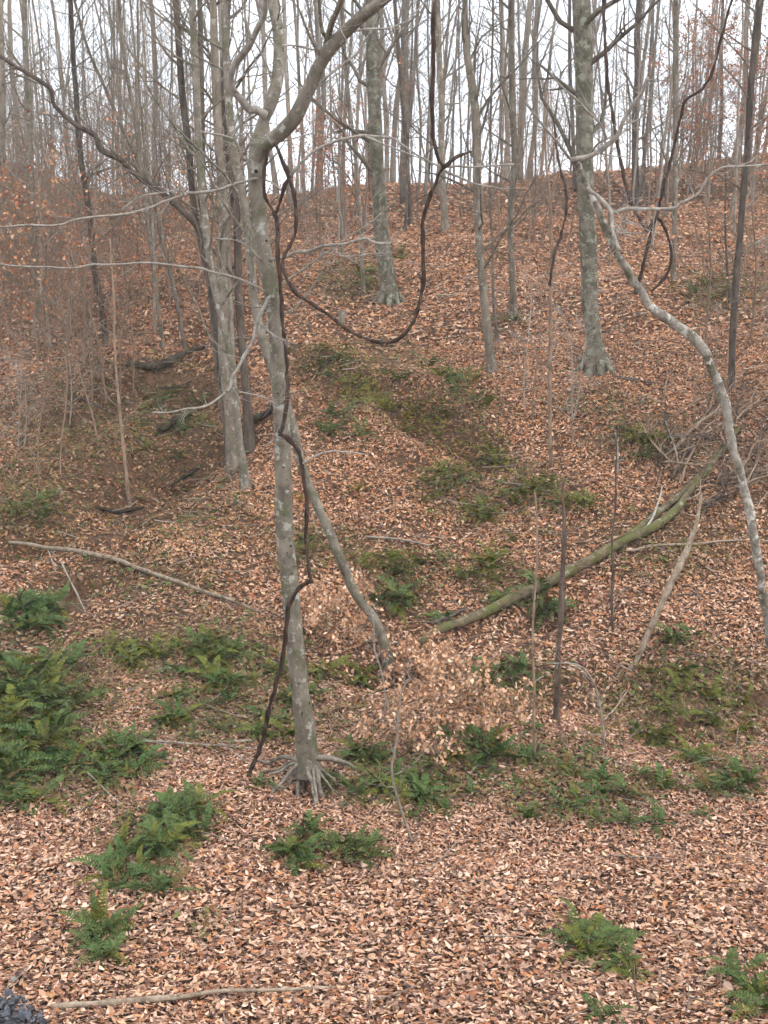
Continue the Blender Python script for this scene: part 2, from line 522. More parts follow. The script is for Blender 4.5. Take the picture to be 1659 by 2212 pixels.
# ------------------------------------------------------------------ leaf litter
# olive patches (u, v, ru, rv, strength): low green plants grow through the leaves there
OLIVE = [(680, 790, 80, 50, .8), (770, 835, 90, 55, .85), (860, 870, 90, 55, .95), (950, 905, 100, 55, 1.0), (1020, 945, 80, 45, 1.0), (1075, 1000, 70, 45, .9), (1150, 1060, 100, 50, .8), (960, 1060, 80, 50, .8),
         (100, 1500, 230, 190, .75), (120, 1660, 260, 120, .7), (400, 1400, 330, 110, .7), (260, 950, 300, 190, 1.0), (60, 1100, 200, 150, .85),  # the strong gully patch also darkens leaves for the gully's shadows
         (480, 1540, 230, 110, .65), (950, 890, 170, 75, .95), (780, 810, 170, 90, .6), (1120, 1060, 150, 75, .6), (700, 1190, 190, 70, .65),
         (1110, 1480, 170, 80, .75), (1500, 1510, 260, 140, .7), (1450, 1180, 210, 110, .55), (1400, 950, 170, 75, .7), (1560, 630, 140, 60, .55),
         (900, 1690, 240, 85, .75), (1240, 1720, 240, 75, .7), (1190, 1640, 190, 50, .6), (1580, 1680, 120, 60, .6), (330, 1800, 160, 80, .5),
         (600, 1480, 170, 80, .6), (300, 1250, 260, 80, .65), (760, 610, 110, 60, .6), (300, 850, 250, 90, .8), (1000, 1060, 130, 65, .65), (400, 1120, 260, 90, .5),
         (650, 1560, 260, 80, .5), (1080, 1270, 120, 60, .5), (720, 1850, 150, 50, .55), (1060, 1000, 60, 50, .7), (870, 1290, 110, 50, .5), (1300, 880, 160, 50, .45), (440, 2010, 60, 40, .4)]
BARE = [(165, 1300, 32, 40), (690, 1690, 25, 22), (1015, 950, 40, 8), (1066, 1000, 26, 9), (838, 1448, 34, 16), (350, 822, 75, 12), (250, 1015, 45, 14), (1640, 1515, 40, 22),
        (395, 935, 55, 12), (270, 1105, 50, 10), (600, 905, 60, 10), (1085, 1488, 60, 14), (230, 1165, 50, 9), (420, 1036, 40, 10), (150, 905, 60, 9), (1480, 1570, 60, 14), (1180, 1330, 40, 10), (880, 1000, 40, 8)]  # leaf gaps; hollows show bare dark soil to deepen their shade
PEACH_DRIFTS = [(1000, 1530, 190, 120, .8), (720, 1340, 130, 70, .7), (880, 1420, 110, 50, .7), (400, 1170, 150, 40, .7), (300, 1520, 140, 60, .3)]   # drifts of paler peach leaves


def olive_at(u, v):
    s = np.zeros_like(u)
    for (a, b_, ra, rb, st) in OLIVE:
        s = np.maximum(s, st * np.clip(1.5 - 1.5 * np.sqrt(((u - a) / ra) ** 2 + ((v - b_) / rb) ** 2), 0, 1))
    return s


PAL = np.array([srgb(*c) for c in ((210, 170, 144), (228, 194, 170), (188, 146, 118), (190, 132, 94), (168, 112, 80), (146, 99, 73),
                                   (115, 82, 67), (92, 70, 64), (167, 131, 112), (214, 176, 140), (196, 146, 104), (134, 107, 91))])
W_NEAR = np.array([.20, .11, .16, .06, .06, .07, .08, .06, .13, .05, .03, .06]); W_NEAR /= W_NEAR.sum()
W_HILL = np.array([.12, .04, .13, .15, .14, .11, .08, .05, .08, .04, .11, .05]); W_HILL /= W_HILL.sum()
GPAL = np.array([srgb(*c) for c in ((92, 98, 54), (120, 108, 62), (80, 92, 54), (130, 108, 66), (104, 112, 62), (72, 82, 48), (112, 92, 60), (96, 84, 54))])

L6 = np.array([(0, -.52), (.27, -.25), (.33, .12), (0, .55), (-.31, .16), (-.28, -.22), (0.02, 0)])
F6 = np.array([(0, 1, 6), (1, 2, 6), (2, 3, 6), (3, 4, 6), (4, 5, 6), (5, 0, 6)])
L4 = np.array([(0.03, -.52), (.33, -.06), (-.04, .55), (-.30, .08), (0.02, 0.02)])
F4 = np.array([(0, 1, 4), (1, 2, 4), (2, 3, 4), (3, 0, 4)])
L2 = np.array([(0, -.52), (.34, .02), (0, .55), (-.34, -.02)])
F2 = np.array([(0, 1, 2), (0, 2, 3)])


def scatter(n, y0, y1, six, size, seed, margin=1.3, lift=.02, tiltmax=.9, width=(0.42, 0.9), olive=False, clump=None, ledge=False):
    r = np.random.default_rng(seed)
    Y = np.sqrt(r.uniform(y0 ** 2, y1 ** 2, n))
    X = r.uniform(-1, 1, n) * (0.352 * (margin - .12) * Y + 2.3)
    Z = height(X, Y)
    u, v = project(np.stack([X, Y, Z], -1))
    keep = np.ones(n, bool)
    for (a, b_, ra, rb) in BARE:
        keep &= ((u - a) / ra) ** 2 + ((v - b_) / rb) ** 2 > r.uniform(.5, 1.1, n)
    o = olive_at(u, v) * (0.6 + 1.6 * np.clip(fbm(X * 1.3, Y * 1.3, 77, 3) + .25, 0, 1))
    if olive:
        led0 = (np.abs((v - 795) - (u - 660) * .47) < 48) & (u > 650) & (u < 1100)
        o = np.where(led0, np.maximum(o, 1.0), o)
        keep &= (led0 & (u > 740) & (np.abs((v - 795) - (u - 660) * .47) < 58 * vnoise(X * 2.2, Y * 2.2, 44) - 4) & (vnoise(X * 5, Y * 5, 45) > .32)) if ledge else (r.random(n) < o * 1.15)
    # thinner and thicker drifts
    d = fbm(X * .9, Y * .9, 31, 3)
    if not ledge: keep &= r.random(n) < np.clip(.92 + 1.1 * d - .35 * o, .35, 1)
    X, Y, Z, u, v, o = (q[keep] for q in (X, Y, Z, u, v, o))
    n = len(X)
    e = .06
    nxv = -(height(X + e, Y) - Z) / e; nyv = -(height(X, Y + e) - Z) / e
    nrm = np.stack([nxv, nyv, np.ones(n)], -1); nrm /= np.linalg.norm(nrm, axis=1)[:, None]
    tl = np.abs(r.normal(0, tiltmax * .5, n)); az = r.uniform(0, 2 * math.pi, n)
    nrm += np.stack([np.cos(az) * tl, np.sin(az) * tl, np.zeros(n)], -1); nrm /= np.linalg.norm(nrm, axis=1)[:, None]
    yaw = r.uniform(0, 2 * math.pi, n)
    t = np.stack([np.cos(yaw), np.sin(yaw), np.zeros(n)], -1)
    t -= (t * nrm).sum(1)[:, None] * nrm; t /= np.linalg.norm(t, axis=1)[:, None]
    bvec = cr(nrm, t)
    s = np.clip(r.lognormal(math.log(size), .34, n), 0, size * 1.9); w = s * r.uniform(*width, n)
    B = (L2, L6, L4)[int(six)]; Fc = (F2, F6, F4)[int(six)]
    curl = r.uniform(-.35, 1.2, n); fold = r.uniform(-.1, .55, n)
    asym = r.uniform(.75, 1.25, (n, len(B)))
    ly = B[None, :, 1] * s[:, None] * asym; lx = B[None, :, 0] * w[:, None] * asym
    lz = curl[:, None] * (B[None, :, 1] ** 2) * s[:, None] + fold[:, None] * np.abs(B[None, :, 0]) * w[:, None]
    c0 = np.stack([X, Y, Z + r.uniform(.004, lift + .03, n)], -1)
    Vt = c0[:, None] + ly[..., None] * t[:, None] + lx[..., None] * bvec[:, None] + lz[..., None] * nrm[:, None]
    hill = np.clip((Y - 12.5) / 5, 0, 1)
    drift = vnoise(X * .5, Y * .5, 91)
    pick1 = r.choice(len(PAL), n, p=W_NEAR); pick2 = r.choice(len(PAL), n, p=W_HILL)
    pick = np.where(r.random(n) < hill * .75 + .35 * (drift - .5), pick2, pick1)
    col = PAL[pick] * r.uniform(.74, 1.10, n)[:, None]
    col = col * (1 - hill[:, None] * (1 - np.array([1.0, .975, .91])))
    peach_amt = np.zeros(n)
    for (a, b_, ra, rb, st) in PEACH_DRIFTS:
        peach_amt = np.maximum(peach_amt, st * np.clip(1.6 - 1.6 * np.sqrt(((u - a) / ra) ** 2 + ((v - b_) / rb) ** 2), 0, 1))
    peach_leaf = np.array([srgb(*c) for c in ((222, 168, 128), (232, 184, 148), (206, 148, 106), (214, 160, 116), (236, 198, 166))])[r.integers(0, 5, n)]
    gm = (r.random(n) < peach_amt * .8)[:, None]
    col = np.where(gm, peach_leaf * r.uniform(.8, 1.08, n)[:, None], col)
    patchy = np.clip(fbm(X * .45, Y * .45, 131, 4) * 2.2 + .1, 0, 1)[:, None] * np.clip(hill - np.clip((Y - 30) / 10, 0, 1), 0, 1)[:, None] * .6      # noise patches of darker, browner leaves
    col = col * (1 - patchy) + patchy * col * np.array([.62, .58, .50])
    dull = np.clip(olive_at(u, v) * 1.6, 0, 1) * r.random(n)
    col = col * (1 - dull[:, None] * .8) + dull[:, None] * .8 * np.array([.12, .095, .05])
    if olive:
        col = GPAL[r.integers(0, len(GPAL), n)] * r.uniform(.6, 1.15, n)[:, None]
        led = np.abs((v - 790) - (u - 660) * .47) < 60 * r.random(n) + 25
        led &= (u > 640) & (u < 1110)
        col = np.where((led & (r.random(n) < .7))[:, None], np.array(srgb(126, 118, 52)) * r.uniform(.45, 1.2, n)[:, None], col)
    nv = len(B)
    Fa = (np.arange(n)[:, None, None] * nv + Fc[None]).reshape(-1, 3)
    return Vt.reshape(-1, 3), Fa, np.repeat(col, nv, axis=0)


def leafmass(name, layers, mat, label, cat):
    Vs, Fs, Cs, k = [], [], [], 0
    for (Va, Fa, Ca) in layers:
        Vs.append(Va); Fs.append(Fa + k); Cs.append(Ca); k += len(Va)
    me = bpy.data.meshes.new(name)
    Fa = np.concatenate(Fs).astype(np.int32)
    fill(me, np.concatenate(Vs), Fa.ravel(), np.full(len(Fa), 3, np.int32), False)
    setcol(me, np.concatenate(Cs)); me.materials.append(mat)
    o = bpy.data.objects.new(name, me); C.objects.link(o)
    return tag(o, label, cat, kind='stuff')


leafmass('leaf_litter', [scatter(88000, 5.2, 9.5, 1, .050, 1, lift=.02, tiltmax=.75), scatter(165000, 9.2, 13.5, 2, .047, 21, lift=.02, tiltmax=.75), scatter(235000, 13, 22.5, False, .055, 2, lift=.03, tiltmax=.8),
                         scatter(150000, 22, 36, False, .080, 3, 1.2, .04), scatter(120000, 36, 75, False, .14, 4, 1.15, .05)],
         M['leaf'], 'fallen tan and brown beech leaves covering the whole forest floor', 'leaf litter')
leafmass('ground_cover', [scatter(90000, 6.5, 14, True, .062, 5, lift=.10, tiltmax=1.4, olive=True, width=(.35, .7)),
                          scatter(170000, 14, 34, False, .078, 6, lift=.12, tiltmax=1.4, olive=True, width=(.35, .7)),
                          scatter(230000, 16.5, 22.5, False, .055, 8, lift=.07, tiltmax=1.0, olive=True, width=(.5, .9), ledge=True)],
         M['green'], 'low olive green seedlings and moss growing through the fallen leaves', 'ground cover')
# ------------------------------------------------------------------ growing bare branches
def grow(mb, p, d, Ln, r, lev, rd, sides=4, nseg=5, kids=(4, 6), up=.25, wander=.22, child=(.3, .55), spread=(.5, 1.1), rmin=.0016):
    d = np.asarray(d, float); d = d / np.linalg.norm(d)
    pts = [np.asarray(p, float)]; dirs = []
    for i in range(nseg):
        d = d + np.array([rd.gauss(0, wander), rd.gauss(0, wander), rd.gauss(0, wander * .7) + up * .3]); d /= np.linalg.norm(d)
        pts.append(pts[-1] + d * Ln / nseg); dirs.append(d)
    rad = np.linspace(r, max(r * .3, rmin), nseg + 1)
    mb.tube(np.array(pts), rad, sides if lev > 1 else 3, cap=False)
    if lev <= 0:
        return
    for k in range(rd.randint(*kids)):
        t = rd.uniform(.2, 1.0); i = min(int(t * nseg), nseg - 1)
        q = pts[i] + (pts[i + 1] - pts[i]) * (t * nseg - i)
        a = rd.uniform(0, 6.283); sp = rd.uniform(*spread)
        x = cr(dirs[i], [0.3, .2, 1]); x /= np.linalg.norm(x); y = cr(dirs[i], x)
        nd = dirs[i] * math.cos(sp) + (x * math.cos(a) + y * math.sin(a)) * math.sin(sp)
        grow(mb, q, nd, Ln * rd.uniform(*child) * (1.15 - .5 * t), max(rad[i] * .5, rmin), lev - 1, rd, sides, max(3, nseg - 1), kids, up, wander, child, spread, rmin)


def crown_on(mb, pts, rad, rd, n, t0, t1, Ln, lev=1, up=.3, spread=(.6, 1.2), kids=(3, 5), sides=4, rk=.4, rmin=.0016):
    """branches along a stem polyline between fractions t0 and t1"""
    m = len(pts)
    for k in range(n):
        t = t0 + (t1 - t0) * (k + rd.random()) / n
        i = min(int(t * (m - 1)), m - 2)
        q = pts[i] + (pts[i + 1] - pts[i]) * (t * (m - 1) - i)
        d = pts[i + 1] - pts[i]; d = d / np.linalg.norm(d)
        x = cr(d, [0.3, 1, .1]); x /= np.linalg.norm(x); y = cr(d, x)
        a = rd.uniform(0, 6.283); sp = rd.uniform(*spread)
        nd = d * math.cos(sp) + (x * math.cos(a) + y * math.sin(a)) * math.sin(sp)
        grow(mb, q, nd, Ln * rd.uniform(.5, 1.2) * (1.2 - .6 * (t - t0) / max(t1 - t0, .01)), max(rad[i] * rk, rmin * 2), lev, rd, sides, 5, kids, up, rmin=rmin)


def hang_leaves(mb, pts_dirs, n, size, rd, cols):
    for k in range(n):
        q = pts_dirs[rd.randrange(len(pts_dirs))] + np.array([rd.gauss(0, .03) for _ in range(3)])
        a = rd.uniform(0, 6.283); t = np.array([math.cos(a) * .8, math.sin(a) * .8, -rd.uniform(.2, 1.0)]); t /= np.linalg.norm(t)
        b = cr(t, [rd.gauss(0, 1), rd.gauss(0, 1), rd.gauss(0, 1)]); b /= np.linalg.norm(b)
        s = size * rd.uniform(.7, 1.3)
        c = np.array(cols[rd.randrange(len(cols))]) * rd.uniform(.75, 1.15)
        mb.add([q, q + t * s * .5 + b * s * .3, q + t * s, q + t * s * .5 - b * s * .3], [(0, 1, 2), (0, 2, 3)], c)


def trunk_profile(rad, pts, flare=.7, hh=.25):
    h = pts[:, 2] - pts[0, 2]
    return rad * (1 + flare * np.exp(-h / hh))


COPPER = [srgb(196, 118, 72), srgb(206, 136, 92), srgb(176, 104, 68), srgb(214, 156, 112), srgb(160, 92, 64)]
TAN = [srgb(204, 160, 124), srgb(190, 138, 98), srgb(180, 124, 84), srgb(214, 176, 142)]
PEACH = [srgb(226, 184, 150), srgb(212, 164, 126), srgb(234, 200, 170), srgb(198, 148, 110), srgb(182, 136, 104)]


def up_path(u, v, w, top_u, n=6, Y=None, H=None, lean=0.0):
    return None


def placed_tree(name, label, path, mat, cat='tree', Y=None, group=None, ext=7, flare=.7, hh=.25, lump=.06, seed=1, sides=14,
                crown=(14, .35, 1.0, 2.2, 1), wander=.03, fl=0.0, crown_mat=None, origin_uv=None, n=9):
    """a tree whose visible trunk follows path [(u, v, w), ...] from its foot upward"""
    rd = random.Random(seed)
    g = G(path[0][0], path[0][1]) if origin_uv is None else G(*origin_uv)
    Yt = g[1] if Y is None else Y
    pts, rad = stem(path, Yt, n)
    pts[0] = pts[0] - np.array([0, 0, .12])
    rad = trunk_profile(rad, pts, flare, hh)
    if ext: pts, rad = extend(pts, rad, ext)
    pts = wob(pts, wander, .9, seed * 3.1)
    root = empty(name, g)
    h = pts[:, 2] - pts[0, 2]
    mb = MB(); mb.tube(pts, rad, sides, lump=lump, seed=seed, flut=(fl * np.exp(-h / (hh * 1.6))) if fl else None)
    mb.build('trunk', mat, root, g)
    if crown:
        cb = MB(); crown_on(cb, pts, rad, rd, crown[0], crown[1], crown[2], crown[3], crown[4])
        cb.build('crown', crown_mat or mat, root, g)
    tag(root, label, cat, group)
    return root, pts, rad, g, Yt


def part(root, g, name, path, Y, mat, sides=7, lump=.05, seed=3, n=7, taper=True):
    pts, rad = stem(path, Y, n)
    mb = MB(); mb.tube(pts, rad, sides, lump=lump, seed=seed)
    o = mb.build(name, mat, root, g)
    return o, pts, rad


def ZM(x0, y0, k):
    """coordinates read off an enlarged view of the photograph -> picture grid"""
    return lambda pts: [((x0 + p[0] * k) * .8641, (y0 + p[1] * k) * .8641) + tuple(p[2:]) for p in pts]


z1 = ZM(500, 0, .3014); z2 = ZM(600, 300, .4219); z3 = ZM(480, 850, .3014); z4 = ZM(560, 1250, .3014); z5 = ZM(540, 1700, .3014)
zr1 = ZM(1320, 200, .3617); zr2 = ZM(1420, 750, .3014); zr3 = ZM(1420, 1200, .3014); zl = ZM(0, 0, .3617)


def wd(pts, w0, w1=None):
    """give a path a width running from w0 to w1"""
    w1 = w0 if w1 is None else w1
    n = len(pts)
    return [(p[0], p[1], w0 + (w1 - w0) * i / (n - 1)) for i, p in enumerate(pts)]


# ------------------------------------------------------------------ the forked tree with stilt roots
g1 = G(664, 1696)
Y1 = g1[1]
t1 = empty('forked_tree', g1)
tag(t1, 'grey forked tree standing on bare stilt roots in the foreground', 'tree')
path = [(667, 1670, 66), (665, 1650, 55), (662, 1612, 46), (658, 1560, 42), (648, 1490, 39), (640, 1420, 38), (632, 1330, 37), (624, 1240, 37), (615, 1150, 36), (612, 1050, 36),
        (611, 950, 36), (604, 830, 35), (598, 734, 34), (588, 640, 34), (572, 560, 35), (558, 480, 36), (554, 370, 37), (560, 310, 40)]
pts, rad = stem(path, Y1, 8)
mb = MB(); mb.tube(pts, rad, 20, lump=.055, seed=5)
trunk = mb.build('trunk', M['beech'], t1, g1)
TP, TR = pts, rad
# knots
for (u, v, w) in ((553, 370, 7), (606, 560, 4), (575, 520, 5), (616, 868, 6), (600, 850, 4), (628, 1180, 5), (650, 1600, 5), (668, 1520, 4), (612, 1010, 4)):
    i = int(np.argmin(np.abs(project(pts)[1] - v)))
    c = P(u, v, pts[i][1]); r_ = math.sqrt(max(rad[i] ** 2 - (c[0] - pts[i][0]) ** 2, 1e-5))
    c[1] = pts[i][1] - r_ * 1.0; c[2] = P(u, v, c[1])[2]; c[0] = P(u, v, c[1])[0]
    s = w * .5 * c[1] / F
    kb = MB(); kb.tube(np.array([c + [0, .03, 0], c + [0, .0, 0], c + [0, -.004, 0]]), np.array([s * 1.2, s * 1.15, s * .5]), 9, lump=.1, seed=int(u))
    kb.build('knot', M['knot'], trunk, g1)
# limbs above the fork
limbA = z1([(455, 1420, 60), (465, 1230, 96), (520, 1020, 96), (590, 850, 104), (640, 640, 100), (655, 400, 88), (640, 200, 92), (610, 60, 92), (595, -80, 88)])
limbA = [(u, v, w * .2604) for u, v, w in limbA]
limbB = z1([(455, 1440, 50), (490, 1290, 100), (570, 1180, 112), (680, 1090, 122), (780, 985, 120), (860, 830, 116), (940, 660, 112), (1010, 500, 112), (1080, 400, 118), (1200, 275, 110), (1350, 130, 96), (1500, 20, 86), (1640, -80, 80)])
limbB = [(u, v, w * .2604) for u, v, w in limbB]
limbs = []
for k, (lp, dy) in enumerate(((limbA, 0.15), (limbB, -.25))):
    ys_ = Y1 + np.linspace(0, dy * 3, len(lp))
    p_, r_ = stem(lp, ys_, 7); p_, r_ = extend(p_, r_, 6.0)
    mb = MB(); mb.tube(p_, r_, 14, lump=.06, seed=20 + k); mb.build('limb', M['beech'], t1, g1); limbs.append((p_, r_))
for k, (lp, dy, w0, w1) in enumerate((
        (z1([(545, 960), (470, 915), (400, 900), (340, 820), (265, 730), (255, 640), (290, 530), (345, 460), (400, 390), (445, 300), (490, 210), (535, 130), (545, 40), (540, -60)]), -.3, 19, 11),
        (z1([(1045, 400), (1065, 300), (1090, 200), (1140, 80), (1190, -40)]), -.5, 16, 11),
        (z1([(1055, 330), (1010, 240), (995, 120), (985, -40)]), -.4, 10, 7))):
    lp = wd(lp, w0, w1)
    p_, r_ = stem(lp, Y1 + np.linspace(0 if k == 0 else -.4, dy * 2, len(lp)), 6); p_, r_ = extend(p_, r_, 3.0)
    mb = MB(); mb.tube(p_, r_, 9, lump=.1, seed=40 + k); mb.build('branch', M['twig'] if k == 0 else M['beech'], t1, g1); limbs.append((p_, r_))
cb = MB(); rd = random.Random(4)
for k, (p_, r_) in enumerate(limbs):
    crown_on(cb, p_, r_, rd, 9 if k < 2 else 5, .35, 1.0, 1.3, 1, rk=.25)
cb.build('twig', M['twig'], t1, g1)['kind'] = 'stuff'
# side branches
for k, (lp, w0, w1, yo) in enumerate((
        ([(562, 384), (518, 395), (437, 414), (403, 419), (400, 425), (350, 437), (297, 456), (219, 467), (119, 483), (0, 484), (-90, 480)], 7, 4, (-.05, -1.4)),
        ([(400, 424), (391, 414), (306, 423), (262, 450)], 4, 2.5, (-.6, -.9)),
        ([(572, 630), (530, 604), (475, 588), (400, 574), (310, 568), (200, 572), (125, 573), (0, 566), (-60, 560)], 6, 3, (-.05, -1.0)),
        ([(590, 640), (577, 645), (555, 683), (535, 753), (510, 803), (500, 838), (460, 873), (430, 882), (380, 883), (330, 886)], 9, 4, (-.1, -.9)),
        ([(556, 690), (590, 715), (614, 735)], 4, 3, (-.3, -.5)),
        ([(505, 835), (560, 850), (600, 870)], 3, 2, (-.5, -.6)),
        (z2([(170, 820), (270, 820), (350, 790), (440, 780), (510, 750), (600, 735), (740, 700), (790, 720), (890, 715)]), 8, 4.5, (-.05, -.5)),
        (z2([(560, 752), (640, 795), (800, 797), (880, 800)]), 4.5, 3, (-.3, -.5)),
        ([(460, 515), (520, 525), (565, 560)], 4, 4, (-.4, -.1)),
        (z1([(0, 1090), (130, 1105), (280, 1160), (390, 1330)]), 4, 6, (-.6, -.1)),
        (z1([(290, 1150), (340, 1100), (420, 1085)]), 3.5, 3, (-.45, -.4)),
        (z1([(1010, 410), (900, 400), (780, 375), (690, 385)]), 5, 4, (-.4, -.6)))):
    lp = wd(lp, w0, w1)
    p_, r_ = stem(lp, Y1 + np.linspace(yo[0], yo[1], len(lp)), 5)
    p_ = wob(wob(p_, .035, 2.2, k * 3.7), .014, 7, k)
    mb = MB(); mb.tube(p_, r_, 6, lump=.16, seed=60 + k)
    crown_on(mb, p_, r_, random.Random(k), 4 + len(lp), .15, 1, .4, 1, rk=.5, kids=(1, 3))
    mb.build('branch', M['twig'], t1, g1)
# stilt roots
roots = [([(690, 660), (600, 640), (520, 650), (440, 685), (350, 700)], 62, 16), ([(690, 680), (600, 715), (530, 760), (455, 815)], 44, 14), ([(700, 680), (620, 760), (545, 850), (470, 960)], 50, 18),
         ([(700, 700), (640, 800), (590, 880), (535, 940)], 34, 12), ([(720, 680), (690, 800), (682, 900), (674, 1005)], 56, 34), ([(760, 690), (775, 800), (810, 930), (822, 1055)], 48, 24),
         ([(800, 680), (840, 800), (862, 910), (900, 1000), (960, 1045), (1075, 1052)], 62, 26), ([(820, 690), (890, 810), (960, 900), (1015, 985)], 36, 12), ([(810, 640), (900, 640), (980, 655), (1070, 690), (1150, 760)], 78, 20),
         ([(820, 680), (910, 770), (1000, 850), (1080, 920)], 36, 12), ([(700, 660), (600, 680), (500, 735), (390, 790)], 32, 10), ([(790, 700), (822, 850), (846, 1045)], 34, 16), ([(740, 700), (735, 820), (730, 930)], 40, 26),
         ([(690, 690), (640, 770), (560, 900)], 28, 10)]
for k, (rp, w0, w1) in enumerate(roots):
    q = z5(rp)
    ptsr = [P(q[0][0], q[0][1] - 6, Y1), P(q[0][0], q[0][1], Y1 - .06)]
    tip = G(q[-1][0], q[-1][1])
    for i, c in enumerate(q[1:-1]):
        f = (i + 1) / (len(q) - 1)
        yy = Y1 + (tip[1] - Y1) * f
        gg = G(c[0], c[1])
        ptsr.append(P(c[0], c[1], min(yy, gg[1])))
    d_ = tip - ptsr[-1]
    ptsr.append(tip + [0, 0, .05]); ptsr.append(tip + d_ * .35 + [0, 0, -.06])
    sp_ = spline(ptsr, 6)
    rr = np.linspace(w0, w1, len(sp_)) * .2604 * .5 * Y1 / F * 1.0
    mb = MB(); mb.tube(wob(sp_, .012, 6, k), rr, 10, lump=.1, seed=80 + k)
    mb.build('root', M['root'], t1, g1)

# ------------------------------------------------------------------ the leaning tree behind it
g2 = G(832, 1438)
lean = [(845, 1446, 26), (812, 1350, 21), (767, 1288, 20), (745, 1235, 20), (723, 1178, 20), (688, 1096, 20), (673, 1057, 20), (649, 990, 20), (633, 930, 20),
        (606, 850, 20), (582, 780, 20), (565, 710, 20), (552, 640, 19), (540, 560, 19), (526, 470, 19), (508, 350, 18), (496, 250, 17), (488, 120, 16), (482, -20, 15)]
placed_tree('leaning_tree', 'grey lichen spotted trunk leaning left behind the forked tree', lean, M['beech'], flare=.35, seed=12, ext=7,
            crown=(12, .55, 1.0, 2.0, 1), Y=g2[1])

# ------------------------------------------------------------------ clump of trunks at left
for k, (pth, lab, mt, org) in enumerate((
        ([(505, 1016, 30), (498, 930, 25), (488, 820, 23), (482, 700, 22), (476, 560, 21), (482, 450, 22), (470, 330, 20), (465, 200, 18), (460, 80, 17), (456, -20, 16)],
         'thick grey trunk at the back of the left clump, beside the pale one', 'grey', None),
        ([(531, 1054, 22), (522, 990, 17), (514, 940, 16), (503, 850, 16), (492, 760, 15), (470, 660, 15), (447, 540, 15), (434, 400, 16), (424, 250, 16), (417, 100, 16), (413, -20, 15)],
         'pale slender trunk at the front of the left clump', 'beech', None),
        ([(540, 978, 26), (532, 880, 20), (524, 780, 18), (514, 640, 17), (511, 500, 17), (502, 380, 17), (491, 250, 19), (488, 120, 19), (492, -20, 18)],
         'dark grey trunk of the left clump nearest the forked tree', 'dark', None),
        ([(494, 1006, 17), (486, 900, 14), (470, 760, 13), (455, 610, 13), (442, 450, 13), (437, 300, 12), (433, 150, 12), (430, -20, 11)],
         'slender grey stem between the thick and pale trunks of the left clump', 'grey', None),
        ([(522, 986, 15), (509, 850, 12), (499, 700, 12), (491, 520, 12), (477, 380, 12), (478, 200, 12), (476, -20, 11)],
         'slender grey stem just left of the dark trunk in the left clump', 'pale', None),
        ([(488, 800, 13), (472, 690, 13), (442, 570, 13), (416, 440, 13), (405, 300, 15), (394, 180, 15), (385, 60, 14), (380, -20, 13)],
         'dark thin stem leaning left out of the left clump', 'dark', (496, 960)),
        )):
    placed_tree('clump_tree', lab, pth, M[mt], seed=30 + k, flare=.4, fl=.15, group='trunks of the left clump', crown=(16, .35, 1.0, 1.9, 2), origin_uv=org, sides=12, crown_mat=M['grey'])
# long dark limb reaching left from the clump
gc = G(500, 1000)
lb = empty('leaning_tree', gc); tag(lb, 'dark crooked young tree arching far left from the left clump', 'tree')
lp = wd([(496, 985), (480, 800), (462, 640), (440, 540)] + zl([(1375, 1580), (1290, 1480), (1130, 1340), (1000, 1240), (880, 1150), (820, 1100), (700, 1040), (670, 950), (560, 880), (450, 790), (370, 710), (340, 600), (200, 510), (60, 430), (-60, 340)]), 15, 8)
p_, r_ = stem(lp, gc[1] + np.linspace(0, -1.5, len(lp)), 6)
mb = MB(); mb.tube(wob(p_, .03, 2, 4), r_, 9, lump=.1, seed=3); mb.build('trunk', M['dark'], lb, gc)
cb = MB(); crown_on(cb, p_, r_, random.Random(9), 26, .3, 1, 1.5, 2, rk=.35); cb.build('crown', M['grey'], lb, gc)

